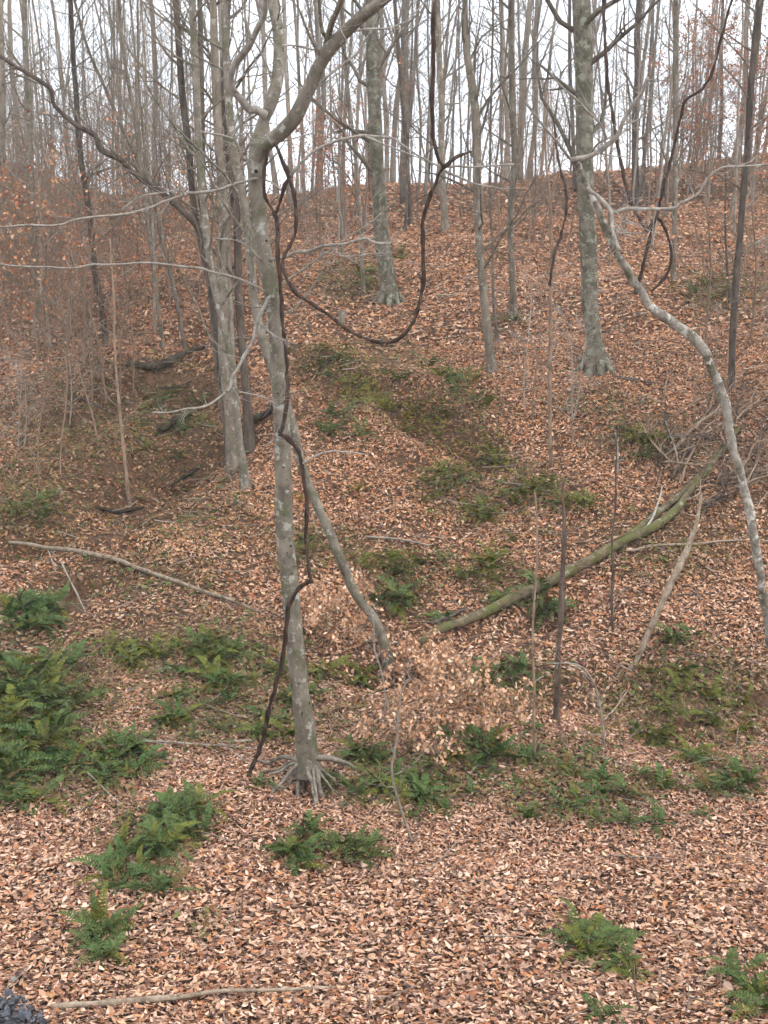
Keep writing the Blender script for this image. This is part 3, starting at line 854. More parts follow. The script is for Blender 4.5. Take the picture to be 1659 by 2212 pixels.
# ------------------------------------------------------------------ other trees that stand out
SPEC = [
    ('mossy_tree', 'greenish mossy trunk with splayed foot in the middle of the slope', [(842, 655, 38), (838, 610, 35), (830, 540, 33), (822, 460, 31), (814, 350, 30), (810, 200, 29), (803, 80, 28), (800, -20, 27)], 'mossy', .55, .22, 7),
    ('big_tree', 'big lichen grey trunk with flared roots, right of centre on the slope', [(1288, 800, 44), (1284, 740, 35), (1276, 650, 34), (1270, 520, 36), (1264, 330, 38), (1260, 150, 40), (1256, 0, 40), (1255, -40, 40)], 'mossy', .6, .3, 8),
    ('slender_tree', 'slender brown trunk with a bent foot between the vine loop and the big trunk', [(1062, 806, 24), (1062, 780, 21), (1052, 700, 20), (1043, 620, 18), (1034, 520, 17), (1032, 400, 19), (1030, 280, 20), (1022, 180, 18), (1008, 90, 15), (1002, 10, 12), (1006, -30, 12)], 'grey', .6, .2, 9),
    ('slender_tree', 'thin straight trunk left of the big trunk, foot in green leaves', [(1110, 690, 17), (1107, 600, 14), (1105, 480, 14), (1110, 330, 15), (1108, 150, 15), (1106, -20, 14)], 'grey', .5, .2, 10),
    ('slender_tree', 'dark thin trunk near the right edge above the brush pile', [(1578, 845, 14), (1583, 760, 14), (1592, 620, 15), (1603, 470, 14), (1612, 320, 14), (1622, 190, 15), (1634, 80, 17), (1645, -20, 16)], 'dark', .5, .2, 11),
    ('slender_tree', 'dark leaning trunk on the crest just right of the big trunk', [(1372, 442, 18), (1371, 380, 16), (1373, 280, 15), (1376, 150, 15), (1380, 0, 14)], 'dark', .5, .2, 12),
    ('slender_tree', 'mottled trunk on the left slope passing behind the dark arching limb', [(230, 752, 15), (222, 690, 13), (208, 590, 13), (196, 500, 13), (182, 400, 12), (170, 300, 12), (164, 200, 11), (156, 80, 10), (150, -20, 10)], 'dark', .5, .2, 13),
    ('slender_tree', 'pale trunk foot at far left in the brown brush', [(82, 705, 18), (78, 620, 15), (72, 520, 14), (66, 380, 14), (60, 200, 13), (50, -20, 12)], 'beech', .4, .2, 14),
    ('slender_tree', 'grey trunk at the extreme left edge in the brown brush', [(16, 640, 16), (12, 520, 14), (6, 380, 13), (4, 200, 12), (2, -20, 11)], 'grey', .4, .2, 15),
    ('slender_tree', 'thin stem leaning left on the slope between the mottled trunk and the left clump', [(352, 755, 10), (338, 640, 9), (322, 520, 9), (310, 420, 9), (300, 330, 9), (282, 200, 8), (262, 60, 7), (255, -20, 7)], 'grey', .4, .2, 16),
    ('slender_tree', 'second thin stem leaning left, nearest to the left clump', [(402, 765, 9), (380, 650, 9), (352, 520, 8), (330, 420, 8), (312, 375, 8), (270, 290, 8), (228, 190, 7), (187, 100, 6), (160, -10, 6)], 'grey', .4, .2, 17),
    ('slender_tree', 'grey trunk on the slope just right of the hanging vine loop', [(962, 500, 17), (958, 430, 14), (955, 320, 14), (952, 200, 14), (948, 60, 14), (944, -20, 13)], 'grey', .5, .25, 18),
    ('slender_tree', 'thin dark trunk right of the mossy trunk with foot on bare leaves', [(886, 487, 11), (884, 430, 9), (880, 320, 9), (868, 200, 9), (856, 60, 9), (852, -20, 8)], 'dark', .8, .2, 19),
    ('slender_tree', 'grey pole on the right slope behind the drooping vine loop', [(1455, 610, 12), (1455, 520, 10), (1457, 400, 12), (1462, 250, 13), (1460, 100, 12), (1458, -20, 12)], 'grey', .4, .2, 20),
    ('slender_tree', 'short twin pole beside the slender brown trunk', [(1076, 742, 10), (1070, 680, 7), (1064, 560, 6), (1058, 420, 6), (1062, 250, 5), (1066, 60, 5), (1066, -20, 5)], 'grey', .9, .15, 21),
    ('slender_tree', 'thin trunk on the slope left of the mossy trunk', [(786, 640, 9), (783, 560, 8), (780, 470, 8), (770, 350, 8), (752, 220, 8), (742, 80, 8), (738, -20, 7)], 'grey', .4, .2, 22),
]
for nm, lab, pth, mt, fl_, hh_, sd_ in SPEC:
    big = pth[0][2] > 36
    root, p_, r_, g_, Y_ = placed_tree(nm, lab, pth, M[mt], flare=fl_ * .6, hh=hh_, seed=sd_, sides=20 if big else 10, fl=.3 if big else .12,
                crown=(12 if big else 18, .45 if big else .28, 1.0, 2.4 if big else 1.8, 2 if pth[0][0] < 420 else 1), ext=8, group='single trunks on the slope', crown_mat=M['grey'])
    if big:      # spreading root toes
        for k in range(8):
            a = k * math.pi * 2 / 8 + sd_; dx, dy = math.cos(a), math.sin(a)
            R = r_[0] * 1.0; L_ = R * random.uniform(.9, 1.9)
            q = []
            for t in np.linspace(0, 1, 5):
                x, y = g_[0] + dx * (R * .55 + L_ * t), g_[1] + dy * (R * .55 + L_ * t)
                q.append((x, y, float(height(np.array(x), np.array(y))) + .24 * (1 - t) ** 2.0 * (R / .25) - .06 * t))
            mb = MB(); mb.tube(spline(q, 4), np.linspace(.075, .022, 17) * (R / .25), 9, lump=.12, seed=k); mb.build('root', M[mt], root, g_)

# curved pale tree at the right edge
g8 = G(1705, 1480)
t8 = empty('curved_tree', g8); tag(t8, 'pale crooked tree arching in from the right edge over the log', 'tree')
lp = [(1705, 1500, 26), (1680, 1420, 22), (1656, 1340, 20), (1640, 1240, 19), (1626, 1130, 19), (1612, 1060, 18), (1592, 985, 19), (1574, 900, 19), (1552, 835, 20), (1528, 770, 20), (1500, 730, 21), (1440, 684, 20), (1404, 655, 19), (1380, 618, 18), (1352, 580, 17), (1330, 540, 16), (1300, 470, 15), (1280, 430, 14), (1258, 385, 13), (1244, 345, 12)]
Y8 = np.linspace(g8[1], g8[1] - .6, len(lp))
p_, r_ = stem(lp, Y8, 7)
mb = MB(); mb.tube(wob(wob(p_, .03, 1.6, 9), .012, 6, 5), r_, 14, lump=.13, seed=8); mb.build('trunk', M['birch'], t8, g8)
for k, (lp, w0, w1) in enumerate(((zr1([(300, 560), (350, 545), (430, 525), (520, 470), (620, 390), (660, 290), (740, 160), (790, 90), (830, -20)]), 13, 7),
                                  (zr1([(410, 740), (500, 820), (580, 920), (590, 1000), (605, 1080), (635, 1180)]), 8, 8),
                                  (zr1([(580, 925), (700, 890), (850, 890), (1000, 890), (1060, 850), (1170, 790), (1230, 700), (1340, 605), (1480, 600), (1610, 590), (1760, 560)]), 8.5, 4),
                                  (zr1([(310, 560), (230, 460), (120, 330), (20, 200), (-60, 80)]), 7, 3),
                                  (zr1([(430, 525), (480, 440), (560, 400)]), 5, 3),
                                  (zr1([(540, 400), (510, 310), (470, 260), (360, 170), (260, 70), (150, -60)]), 6, 3),
                                  ([(1325, 535), (1345, 500), (1352, 460)], 4, 2))):
    lp = wd(lp, w0, w1); q_, s_ = stem(lp, Y8[-1] + np.linspace(0, -.5, len(lp)), 6)
    mb = MB(); mb.tube(wob(q_, .015, 3, k), s_, 7, lump=.1, seed=k); crown_on(mb, q_, s_, random.Random(k + 70), 8, .2, 1, .6, 1, rk=.5)
    mb.build('branch', M['twig'], t8, g8)

# ------------------------------------------------------------------ vines
def vine(name, label, runs, mat='vine', base=None):
    o = empty(name, base); tag(o, label, 'vine')
    for nm, lp, w0, w1, Ya, Yb in runs:
        lp = wd(lp, w0, w1); q_, s_ = stem(lp, np.linspace(Ya, Yb, len(lp)), 8)
        q_ = wob(wob(q_, .013, 2.4, len(lp)), .006, 11, len(lp) + 4)
        s_ = s_ * (1 + .5 * (vnoise(np.arange(len(s_)) * .35, np.zeros(len(s_)) + len(lp), 8) - .5))
        mb = MB(); mb.tube(q_, s_, 8, lump=.22, seed=len(lp))
        if nm != 'side_shoot': crown_on(mb, q_, s_, random.Random(len(lp)), max(2, len(lp) // 3), .05, .95, .22, 0, rk=.3, up=-.2)
        mb.build(nm, M[mat] if nm != 'side_shoot' else M['twig'], o, base)
    return o


v1 = z2([(1150, -700), (1140, -300), (1145, 0), (1158, 150), (1180, 240), (1210, 280), (1180, 330), (1130, 450), (1092, 560), (1076, 660), (1080, 800), (1087, 920), (1078, 1020), (1060, 1110), (1030, 1190), (980, 1265), (920, 1305), (850, 1316), (760, 1300), (650, 1250), (560, 1180), (440, 1100), (350, 1050), (310, 1000), (270, 935), (247, 850), (268, 780), (320, 690), (332, 560), (318, 440), (290, 330), (250, 240), (215, 150)])
vine('hanging_vine', 'dark vine sagging in a big loop right of the forked tree',
     [('stem', v1, 8.5, 8, Y1 - 1.0, Y1 - .35),
      ('stub', z2([(1205, 285), (1270, 230), (1330, 200), (1372, 185)]), 8, 3, Y1 - .9, Y1 - .9),
      ('side_shoot', z2([(300, 330), (340, 280), (440, 180), (520, 140), (600, 110), (740, 92), (900, 110), (1000, 175), (1080, 222), (1200, 272), (1290, 268), (1380, 275), (1480, 262), (1620, 258)]), 7, 4, Y1 - .4, Y1 - .9),
      ('side_shoot', z2([(740, 95), (860, 145), (980, 190), (1090, 235)]), 4.5, 3, Y1 - .6, Y1 - .8),
      ('side_shoot', z2([(1210, 300), (1300, 335), (1390, 370), (1540, 402), (1680, 412)]), 5, 3, Y1 - .9, Y1 - 1.0)], base=P(600, 330, Y1 - .35))
va = z2([(165, 170), (148, 300), (152, 440), (200, 540), (220, 610), (225, 800), (240, 900), (252, 1100), (266, 1300)]) + z3([(778, 130), (788, 300), (790, 500), (762, 690), (722, 775)])
vb = z3([(722, 775), (800, 820), (880, 900), (915, 1030), (945, 1230), (960, 1380), (955, 1560)]) + z4([(690, 150), (680, 300), (690, 450), (708, 600), (722, 672)])
vc = z4([(735, 672), (690, 685), (640, 720), (585, 790), (550, 860), (530, 950), (505, 1150), (480, 1380), (430, 1560)]) + z5([(480, 120), (440, 260), (375, 520), (315, 680), (275, 800)])
gv = G(*z5([(270, 815)])[0])
vine('climbing_vine', 'reddish brown vine running down the forked trunk to the leaves',
     [('stem', va, 8.5, 10, Y1 - .2, Y1 - .32), ('stem', vb, 10, 6.5, Y1 - .32, Y1 - .45), ('stem', vc, 9, 11, Y1 - .45, gv[1]),
      ('side_stem', z2([(330, 295), (285, 360), (245, 450), (218, 545)]), 6.5, 7, Y1 - .4, Y1 - .25),
      ('side_shoot', z3([(920, 1025), (1000, 970), (1090, 930), (1200, 925), (1330, 935), (1430, 945)]), 4.5, 3, Y1 - .4, Y1 - .2),
      ('side_shoot', z1([(550, 1490), (620, 1515), (680, 1580)]), 4, 4, Y1 - .25, Y1 - .3)], base=gv)
gvr = G(1370, 640)
vine('hanging_vine', 'dark hooked vine dangling beside the big trunk',
     [('stem', zr1([(500, -1400), (520, -700), (535, -300), (548, 0), (575, 170), (600, 330), (640, 560), (700, 800), (740, 900), (780, 980), (820, 1040), (845, 1010), (870, 960)]), 8, 6, 16.5, 16.5)], base=P(1340, 300, 16.5))
vine('hanging_vine', 'dark leaning vine with a drooping side loop right of the curved tree',
     [('stem', zr1([(1560, -1200), (1450, -700), (1350, -330), (1280, -80), (1200, 60), (1090, 140), (1055, 260), (1020, 400), (975, 600), (940, 760), (900, 900), (830, 1130), (780, 1360), (740, 1480)]), 6, 8, 15.6, 16.8),
      ('side_stem', zr1([(890, 950), (930, 1000), (970, 1080), (992, 1200), (970, 1310), (920, 1400), (860, 1460)]), 6, 6, 16.6, 16.9)], base=P(1400, 640, 16.8))
gs = G(1190, 1010)
vine('hanging_vine', 'thin dark vine twisting round the pale pole left of the big trunk',
     [('stem', zr1([(170, 250), (195, 400), (215, 580), (255, 740), (265, 880), (235, 1060), (195, 1180), (165, 1320), (152, 1420)]), 5, 6, gs[1] - .1, gs[1] - .05)], base=P(1190, 700, gs[1]))

# ------------------------------------------------------------------ poles, stubs and fallen wood
def lay(path, lift=0.0, n=6, wobble=.015):
    """wood lying on the ground along a path of (u, v, w)"""
    gs_ = [G(p[0], p[1]) for p in path]
    seg = [0.0]
    for a_, b_ in zip(path[:-1], path[1:]):
        seg.append(seg[-1] + math.hypot(a_[0] - b_[0], a_[1] - b_[1]))
    pts = []; rad = []
    for p, gg, s_ in zip(path, gs_, seg):
        t = s_ / seg[-1]
        Yi = gs_[0][1] * (1 - t) + gs_[-1][1] * t
        Y_ = min(Yi, gg[1] + .05) if t not in (0.0, 1.0) else gg[1]
        q = P(p[0], p[1], Y_); r_ = p[2] * .5 * Y_ / F
        hz = float(height(np.array(q[0]), np.array(q[1])))
        q[2] = max(q[2], hz + r_ * .35) + lift
        pts.append(q); rad.append(r_)
    return wob(spline(pts, n), wobble, 2.5, path[0][0]), spline(np.array(rad)[:, None], n)[:, 0], gs_[0]


def fallen(name, label, cat, runs, group=None, crown=0):
    root = None
    for k, (nm, pth, mt, lift, sides) in enumerate(runs):
        p_, r_, g_ = lay(pth, lift)
        if root is None:
            root = empty(name, g_); g0 = g_; tag(root, label, cat, group)
        mb = MB(); mb.tube(p_, r_, sides, lump=.1 if mt != 'rotten' else .3, seed=k + int(pth[0][0]))
        if crown: crown_on(mb, p_, r_, random.Random(k), crown, .2, 1, .5, 0, rk=.4)
        mb.build(nm, M[mt], root, g0)
    return root


fallen('fallen_log', 'mossy fallen log slanting up to the right across the slope', 'log', [
    ('trunk', [(905, 1410, 12), (940, 1394, 21), (990, 1374, 22), (1060, 1342, 23), (1150, 1302, 23), (1225, 1265, 24), (1300, 1222, 23), (1345, 1196, 22), (1400, 1170, 20), (1450, 1135, 18), (1490, 1085, 15), (1530, 1035, 13), (1565, 985, 11)], 'log', .13, 16),
    ('split_stem', [(1010, 1352, 5), (1070, 1322, 8), (1130, 1296, 9), (1200, 1262, 8), (1262, 1228, 7), (1320, 1195, 6)], 'dark', .1, 8),
    ('limb', [(1335, 1196, 20), (1375, 1160, 19), (1420, 1122, 17), (1470, 1085, 15), (1520, 1030, 13), (1560, 980, 11), (1600, 930, 8)], 'log', .06, 12),
    ('branch', zr3([(650, 490, 5), (700, 400, 5), (750, 280, 4), (775, 160, 3)]), 'twig', .2, 6),
    ('branch', zr3([(520, 625, 7), (700, 595, 6), (880, 570, 6), (1050, 560, 5), (1250, 540, 5), (1470, 535, 4)]), 'deadwood', .06, 6),
    ('stub', [(1160, 1290, 10), (1168, 1276, 9), (1172, 1268, 7)], 'log', .05, 8)])
fallen('fallen_branch', 'thin dark rotten branch lying just above the lower end of the mossy log', 'branch', [('stem', [(1045, 1330, 8), (1095, 1312, 10), (1150, 1288, 9), (1190, 1272, 6)], 'dark', .07, 8)])
fallen('fallen_branch', 'short dark reddish branch at the foot of the mossy log', 'branch', [('stem', [(930, 1358, 10), (965, 1350, 10), (1005, 1322, 6)], 'dark', .06, 8)])
fallen('fallen_pole', 'long pale fallen pole sloping down across the left side', 'pole', [
    ('stem', [(20, 1180, 7), (60, 1183, 9), (110, 1192, 10), (180, 1206, 11), (250, 1226, 11), (330, 1252, 10), (430, 1288, 9), (500, 1310, 8), (560, 1330, 6)], 'deadwood', .06, 9),
    ('branch', [(108, 1195, 4), (135, 1235, 4), (165, 1285, 4), (185, 1330, 3)], 'twig', .06, 5), ('branch', [(104, 1192, 3), (112, 1220, 3), (120, 1245, 3)], 'twig', .05, 5),
    ('stub', [(310, 1250, 4), (311, 1225, 4), (312, 1208, 3)], 'dark', .03, 6)])
fallen('fallen_pole', 'short pale stick left of the forked trunk among green leaves', 'stick', [('stem', [(540, 1412, 6), (580, 1430, 6), (612, 1446, 5)], 'deadwood', .03, 7)])
fallen('undercut_log', 'black curved log shape standing in for a dark ledge in the left gully', 'log', [('stem', [(262, 795, 9), (295, 808, 18), (325, 812, 22), (360, 796, 17), (395, 778, 14), (440, 758, 9)], 'rotten', .07, 10)])  # dark log shapes added for the shaded undercut ledges
fallen('undercut_log', 'short black log shape standing in for a dark ledge lower in the left gully', 'log', [('stem', [(345, 942, 15), (375, 926, 16), (412, 905, 12)], 'rotten', .08, 10)])
fallen('undercut_log', 'dark log shape standing in for a dark ledge left of the forked trunk', 'log', [('stem', [(545, 918, 18), (572, 902, 19), (600, 882, 16), (625, 868, 12)], 'rotten', .02, 12)])
fallen('undercut_log', 'dark brown log shape standing in for an undercut below the left gully', 'log', [('stem', [(372, 1052, 6), (395, 1034, 10), (415, 1022, 9), (436, 1008, 5)], 'rotten', .03, 8)])
for k, (q, lab) in enumerate((([(205, 1098, 7), (245, 1106, 9), (275, 1103, 8), (310, 1096, 5)], 'dark sunken log shape standing in for an undercut, lower left gully'),
                             ([(690, 800, 8), (715, 782, 11), (738, 764, 7)], 'dark short log shape standing in for an undercut left of the mossy ledge'))):
    fallen('undercut_log', lab, 'log', [('stem', q, 'rotten', .01, 9)])  # further dark log shapes added for undercut shade
fallen('fallen_branch', 'thin dark branch lying across the left gully', 'branch', [('stem', [(160, 860, 5), (205, 878, 6), (250, 900, 5)], 'dark', .04, 6), ('branch', [(345, 842, 4), (385, 838, 5), (415, 826, 4)], 'dark', .03, 6)])
fallen('split_branch', 'long weathered branch lying along the bottom edge', 'branch', [('stem', [(112, 2190, 15), (180, 2188, 16), (250, 2184, 17), (330, 2176, 17), (400, 2165, 13), (470, 2154, 10), (600, 2148, 9), (725, 2145, 6)], 'deadwood', .05, 10)])
fallen('fallen_stick', 'short pale stick in the leaves at lower left', 'stick', [('stem', [(345, 1980, 6), (372, 1960, 8), (401, 1938, 6)], 'deadwood', .02, 8)], group='pale sticks at lower left')
fallen('fallen_stick', 'pale crooked stick just above the short one at lower left', 'stick', [('stem', [(352, 1928, 5), (375, 1915, 7), (392, 1893, 5), (400, 1868, 4)], 'deadwood', .03, 7)], group='pale sticks at lower left')
fallen('fallen_branch', 'bleached thin branches lying left of the stilt roots', 'branch', [
    ('stem', [(285, 1612, 5), (340, 1616, 5), (420, 1619, 5), (480, 1620, 4), (560, 1628, 4)], 'twig', .06, 6), ('stem', [(265, 1600, 4), (310, 1606, 4), (350, 1618, 3)], 'twig', .05, 5),
    ('stem', [(350, 1640, 7), (420, 1656, 7), (500, 1650, 6), (580, 1640, 5)], 'deadwood', .02, 7), ('stem', [(480, 1612, 6), (510, 1635, 6), (530, 1650, 4)], 'twig', .03, 6),
    ('branch', z5([(0, 540, 5), (160, 555, 5), (330, 540, 4)]), 'twig', .05, 5)])
fallen('fallen_stick', 'thin dark stick on bare leaves right of the ferns', 'stick', [('stem', [(1000, 1672, 5), (1040, 1660, 6), (1085, 1668, 5)], 'dark', .03, 6)])
fallen('fallen_branch', 'dark branch on the leaves right of the leaning bleached pole', 'branch', [('stem', zr3([(840, 985, 6), (1000, 965, 6), (1130, 960, 5), (1300, 945, 4), (1400, 930, 3)]), 'dark', .03, 6)])
fallen('fallen_branch', 'thin dark branch on the slope below the big trunk', 'branch', [('stem', zr2([(380, 640, 10), (470, 690, 12), (600, 695, 10), (700, 720, 7), (820, 715, 5)]), 'dark', .02, 7)])
fallen('fallen_branch', 'grey twiggy branch on the slope behind the leaning trunk', 'branch', [('stem', [(790, 1170, 4), (860, 1178, 5), (930, 1190, 4)], 'twig', .08, 5)], crown=8)
for k, (u, v, l_, a_, w_) in enumerate(((1540, 2050, 90, -.5, 4), (1480, 1880, 60, .1, 4), (1510, 1770, 50, 1.2, 3), (640, 2010, 50, .15, 4), (860, 2120, 60, .6, 4), (1330, 1530, 90, -.9, 5),
                                       (250, 2050, 40, 1.2, 4), (1180, 1440, 80, 0, 4), (880, 1215, 70, .1, 3))):
    where = ('between the lower right ferns', 'above the lone lower right fern', 'near the right fern strip', 'below the stilt roots', 'in the open leaves at bottom centre', 'at the foot of the bleached pole',
             'beside the lower left fern', 'below the mossy log', 'on the slope behind the leaning trunk')[k]
    du, dv = math.cos(a_) * l_ / 2, math.sin(a_) * l_ / 2
    fallen('fallen_twig', 'thin pale twig lying ' + where, 'twig', [('stem', [(u - du, v - dv, w_), (u, v + 3, w_), (u + du, v + dv, w_ * .7)], 'deadwood', .03, 5)], group='twigs on the leaf litter')

mb = MB(); rd = random.Random(314)
for k in range(2300):
    Y_ = math.sqrt(rd.uniform(6.2 ** 2, 30 ** 2)); x_ = rd.uniform(-1, 1) * .42 * (Y_ + .8)
    if Y_ < 11 and rd.random() < .6: continue
    a_ = rd.uniform(0, 6.283); l_ = rd.uniform(.12, .75) * (1.6 if rd.random() < .12 else 1); bend = rd.uniform(-.2, .2)
    ts = np.linspace(-.5, .5, 4)
    xx = x_ + math.cos(a_) * ts * l_ - math.sin(a_) * bend * ts ** 2 * l_; yy = Y_ + math.sin(a_) * ts * l_ + math.cos(a_) * bend * ts ** 2 * l_
    zz = height(xx, yy); zz = np.maximum(zz, zz.max() - .05) + rd.uniform(.02, .07) + np.abs(rd.gauss(0, .05)) * (ts + .5)
    r0 = rd.uniform(.0025, .007) * (1 + Y_ / 30)
    c_ = np.array(rd.choice([(.30, .25, .20), (.20, .16, .12), (.38, .33, .27), (.10, .075, .055), (.24, .18, .13)])) * rd.uniform(.7, 1.2)
    mb.tube(np.stack([xx, yy, zz], -1), np.linspace(r0, r0 * .5, 4), 3, cap=False, col=c_)
o = mb.build('twig_litter', M['leaf'], color=True); tag(o, 'small dead twigs strewn over the leaf litter', 'twig litter', kind='stuff')

# standing dead pole, leaning bleached pole, thin saplings
def pole(name, label, cat, path, mat, Ya=None, Yb=None, twigs=0, group=None, tl=.4, lump=.1):
    g_ = G(path[0][0], path[0][1]); Ya = g_[1] if Ya is None else Ya; Yb = Ya if Yb is None else Yb
    q_, s_ = stem(path, np.linspace(Ya, Yb, len(path)), 6); q_[0][2] -= .08
    o = empty(name, g_); tag(o, label, cat, group)
    mb = MB(); mb.tube(wob(q_, .02, 2, path[0][0]), s_, 8, lump=lump, seed=int(path[0][0])); mb.build('stem', M[mat], o, g_)
    if twigs:
        cb = MB(); crown_on(cb, q_, s_, random.Random(int(path[0][1])), twigs, .25, 1, tl, 1, rk=.5, kids=(2, 4)); cb.build('twig', M[mat], o, g_)
    return o


pole('dead_pole', 'dark reddish dead pole standing in front of the mossy log', 'pole', [(1203, 1566, 16), (1207, 1460, 13), (1211, 1350, 12), (1216, 1250, 11), (1217, 1150, 9), (1218, 1080, 7), (1217, 1040, 3)], 'snag', lump=.22)
pole('leaning_pole', 'bleached pole leaning right below the brush pile', 'pole', [(u, v, w) for (u, v), w in zip([p[:2] for p in zr3([(480, 1620), (570, 1490), (700, 1200), (790, 1000), (860, 850), (960, 640), (1010, 520), (1070, 360), (1110, 120)])], (10, 12, 14, 14, 15, 14, 11, 9, 6))], 'deadwood', Yb=15.0)
pole('sapling', 'pale straight sapling pole rising left of the big trunk', 'sapling', [(1191, 1012, 10), (1189, 900, 8), (1187, 780, 8), (1188, 640, 7), (1190, 560, 7), (1188, 440, 5), (1180, 330, 4), (1186, 200, 3)], 'brush', twigs=14)
pole('sapling', 'thin bare sapling bending in front of the ferns beside the forked tree', 'sapling', [(893, 1822, 6), (880, 1790, 5), (865, 1755, 5), (850, 1700, 5), (848, 1656, 5), (856, 1600, 4.5), (858, 1540, 4), (866, 1490, 3.5), (885, 1462, 3)], 'twig', twigs=9, tl=.5)
pole('sapling', 'forked grey twig sapling in front of the leaning trunk foot', 'sapling', [(836, 1560, 4), (830, 1500, 4), (820, 1440, 4), (808, 1400, 4), (806, 1350, 3), (800, 1320, 2)], 'twig', twigs=8, tl=.4)
pole('sapling', 'thin green grey stem crossing the lower end of the mossy log', 'sapling', [(1153, 1640, 7), (1152, 1500, 6), (1150, 1380, 5), (1156, 1280, 5), (1158, 1180, 4), (1154, 1060, 3)], 'brush', twigs=8)
pole('sapling', 'thin dark stem in front of the fork of the mossy log', 'sapling', [(1326, 1370, 6), (1322, 1290, 6), (1323, 1200, 5), (1328, 1100, 4), (1332, 980, 3), (1334, 930, 2)], 'dark', twigs=7)
pole('sapling', 'pale thin stem in the left gully', 'sapling', [(280, 1090, 8), (272, 1000, 7), (262, 900, 7), (255, 830, 6), (248, 740, 5), (244, 640, 4), (238, 520, 3)], 'brush', twigs=14, tl=.7)
pole('sapling', 'grey thin stem at left beside the dark gully branch', 'sapling', [(140, 920, 6), (143, 840, 5), (146, 760, 5), (150, 660, 4), (148, 560, 3)], 'brush', twigs=14, tl=.7)
pole('sapling', 'bent bare seedling below the mossy log', 'sapling', [(1308, 1620, 5), (1305, 1570, 5), (1290, 1500, 4), (1268, 1455, 3.5), (1240, 1436, 3), (1180, 1436, 2.5)], 'twig', twigs=9, tl=.35)
pole('sapling', 'reddish thin stem on the right slope', 'sapling', [(1577, 660, 7), (1571, 600, 6), (1568, 520, 5), (1566, 440, 4), (1570, 330, 3)], 'dark', twigs=10, tl=.6)
pole('sapling', 'bare seedling with a fork on the right slope above the log', 'sapling', [(1468, 1030, 4), (1460, 985, 4), (1452, 950, 3), (1440, 910, 2)], 'twig', twigs=4, tl=.4)
pole('sapling', 'pale y shaped seedling on the right slope', 'sapling', [(1334, 1020, 5), (1333, 980, 4), (1330, 935, 3)], 'twig', twigs=4, tl=.4)
pole('sapling', 'thin stem between the mossy trunk and its left neighbour', 'sapling', [(740, 560, 7), (736, 480, 6), (722, 380, 5), (716, 260, 4), (714, 100, 3)], 'grey', twigs=10, tl=.8)
pole('dead_stump', 'low grey broken stump left of the mossy trunk foot', 'stump', [(738, 700, 18), (738, 684, 17), (739, 668, 13)], 'grey')

# brush pile: a fallen treetop at the right edge
gb = G(1560, 1010)
bp_ = empty('brush_pile', gb); tag(bp_, 'tangle of grey fallen branches at the right edge above the log', 'brush pile')
rd = random.Random(21)
for k in range(46):
    u0, v0 = rd.uniform(1400, 1690), rd.uniform(900, 1130)
    a_ = rd.gauss(-.75, .55); l_ = rd.uniform(60, 210)
    pth = [(u0, v0, rd.uniform(3, 8)), (u0 + math.cos(a_) * l_ * .5 + rd.uniform(-16, 16), v0 + math.sin(a_) * l_ * .5 + rd.uniform(-16, 16), 4), (u0 + math.cos(a_) * l_, v0 + math.sin(a_) * l_, 2)]
    p_, r_, _ = lay(pth, rd.uniform(.02, .35), 5, .06)
    mb = MB(); mb.tube(p_, r_, 5, lump=.1, seed=k); crown_on(mb, p_, r_, rd, 9, .15, 1, .6, 1, rk=.5, up=0)
    mb.build('branch', M['brush' if k % 3 else 'dark'], bp_, gb)

# ------------------------------------------------------------------ woodland on the ridge and the left slope
def tree_template(seed, H, d, mat, twiggy):
    rd = random.Random(seed)
    root = empty('ridge_tree', (0, -20, 0))
    zz = np.linspace(-.15, H, 15)
    lx, ly = rd.gauss(0, .02), rd.gauss(0, .02)
    pts = np.stack([zz * lx + .10 * np.sin(zz * .35 + seed) * (zz / H + .1), zz * ly + .1 * np.cos(zz * .3 + seed * 2) * (zz / H + .1), zz], -1)
    rad = d * .5 * (1 - .75 * np.clip(zz / H, 0, 1) ** 1.2) * (1 + .5 * np.exp(-np.clip(zz, 0, 99) / .2))
    pts = spline(pts, 2); rad = spline(rad[:, None], 2)[:, 0]
    pts = wob(pts, .16, .4, seed)
    mb = MB(); mb.tube(pts, rad, 9, lump=.06, seed=seed)
    if seed % 3 == 0:            # a second leader
        k_ = rd.randint(7, 12); d_ = np.array([rd.gauss(0, 1), rd.gauss(0, 1), 4.0]); fork = [pts[k_]]
        for q_ in range(8):
            d_ += np.array([rd.gauss(0, .3), rd.gauss(0, .3), .3]); fork.append(fork[-1] + d_ / np.linalg.norm(d_) * (H - pts[k_][2]) / 9)
        mb.tube(np.array(fork), np.linspace(rad[k_] * .75, rad[k_] * .2, 9), 7, lump=.06, seed=seed)
    mb.build('trunk', mat, root)
    cb = MB(); crown_on(cb, pts, rad, rd, 26 if twiggy else 16, .12 if twiggy else .26, 1.0, 2.6, 2 if twiggy else 1, rk=.32, kids=(3, 4), sides=4, rmin=.003)
    cb.build('crown', M['pale'], root)
    return root


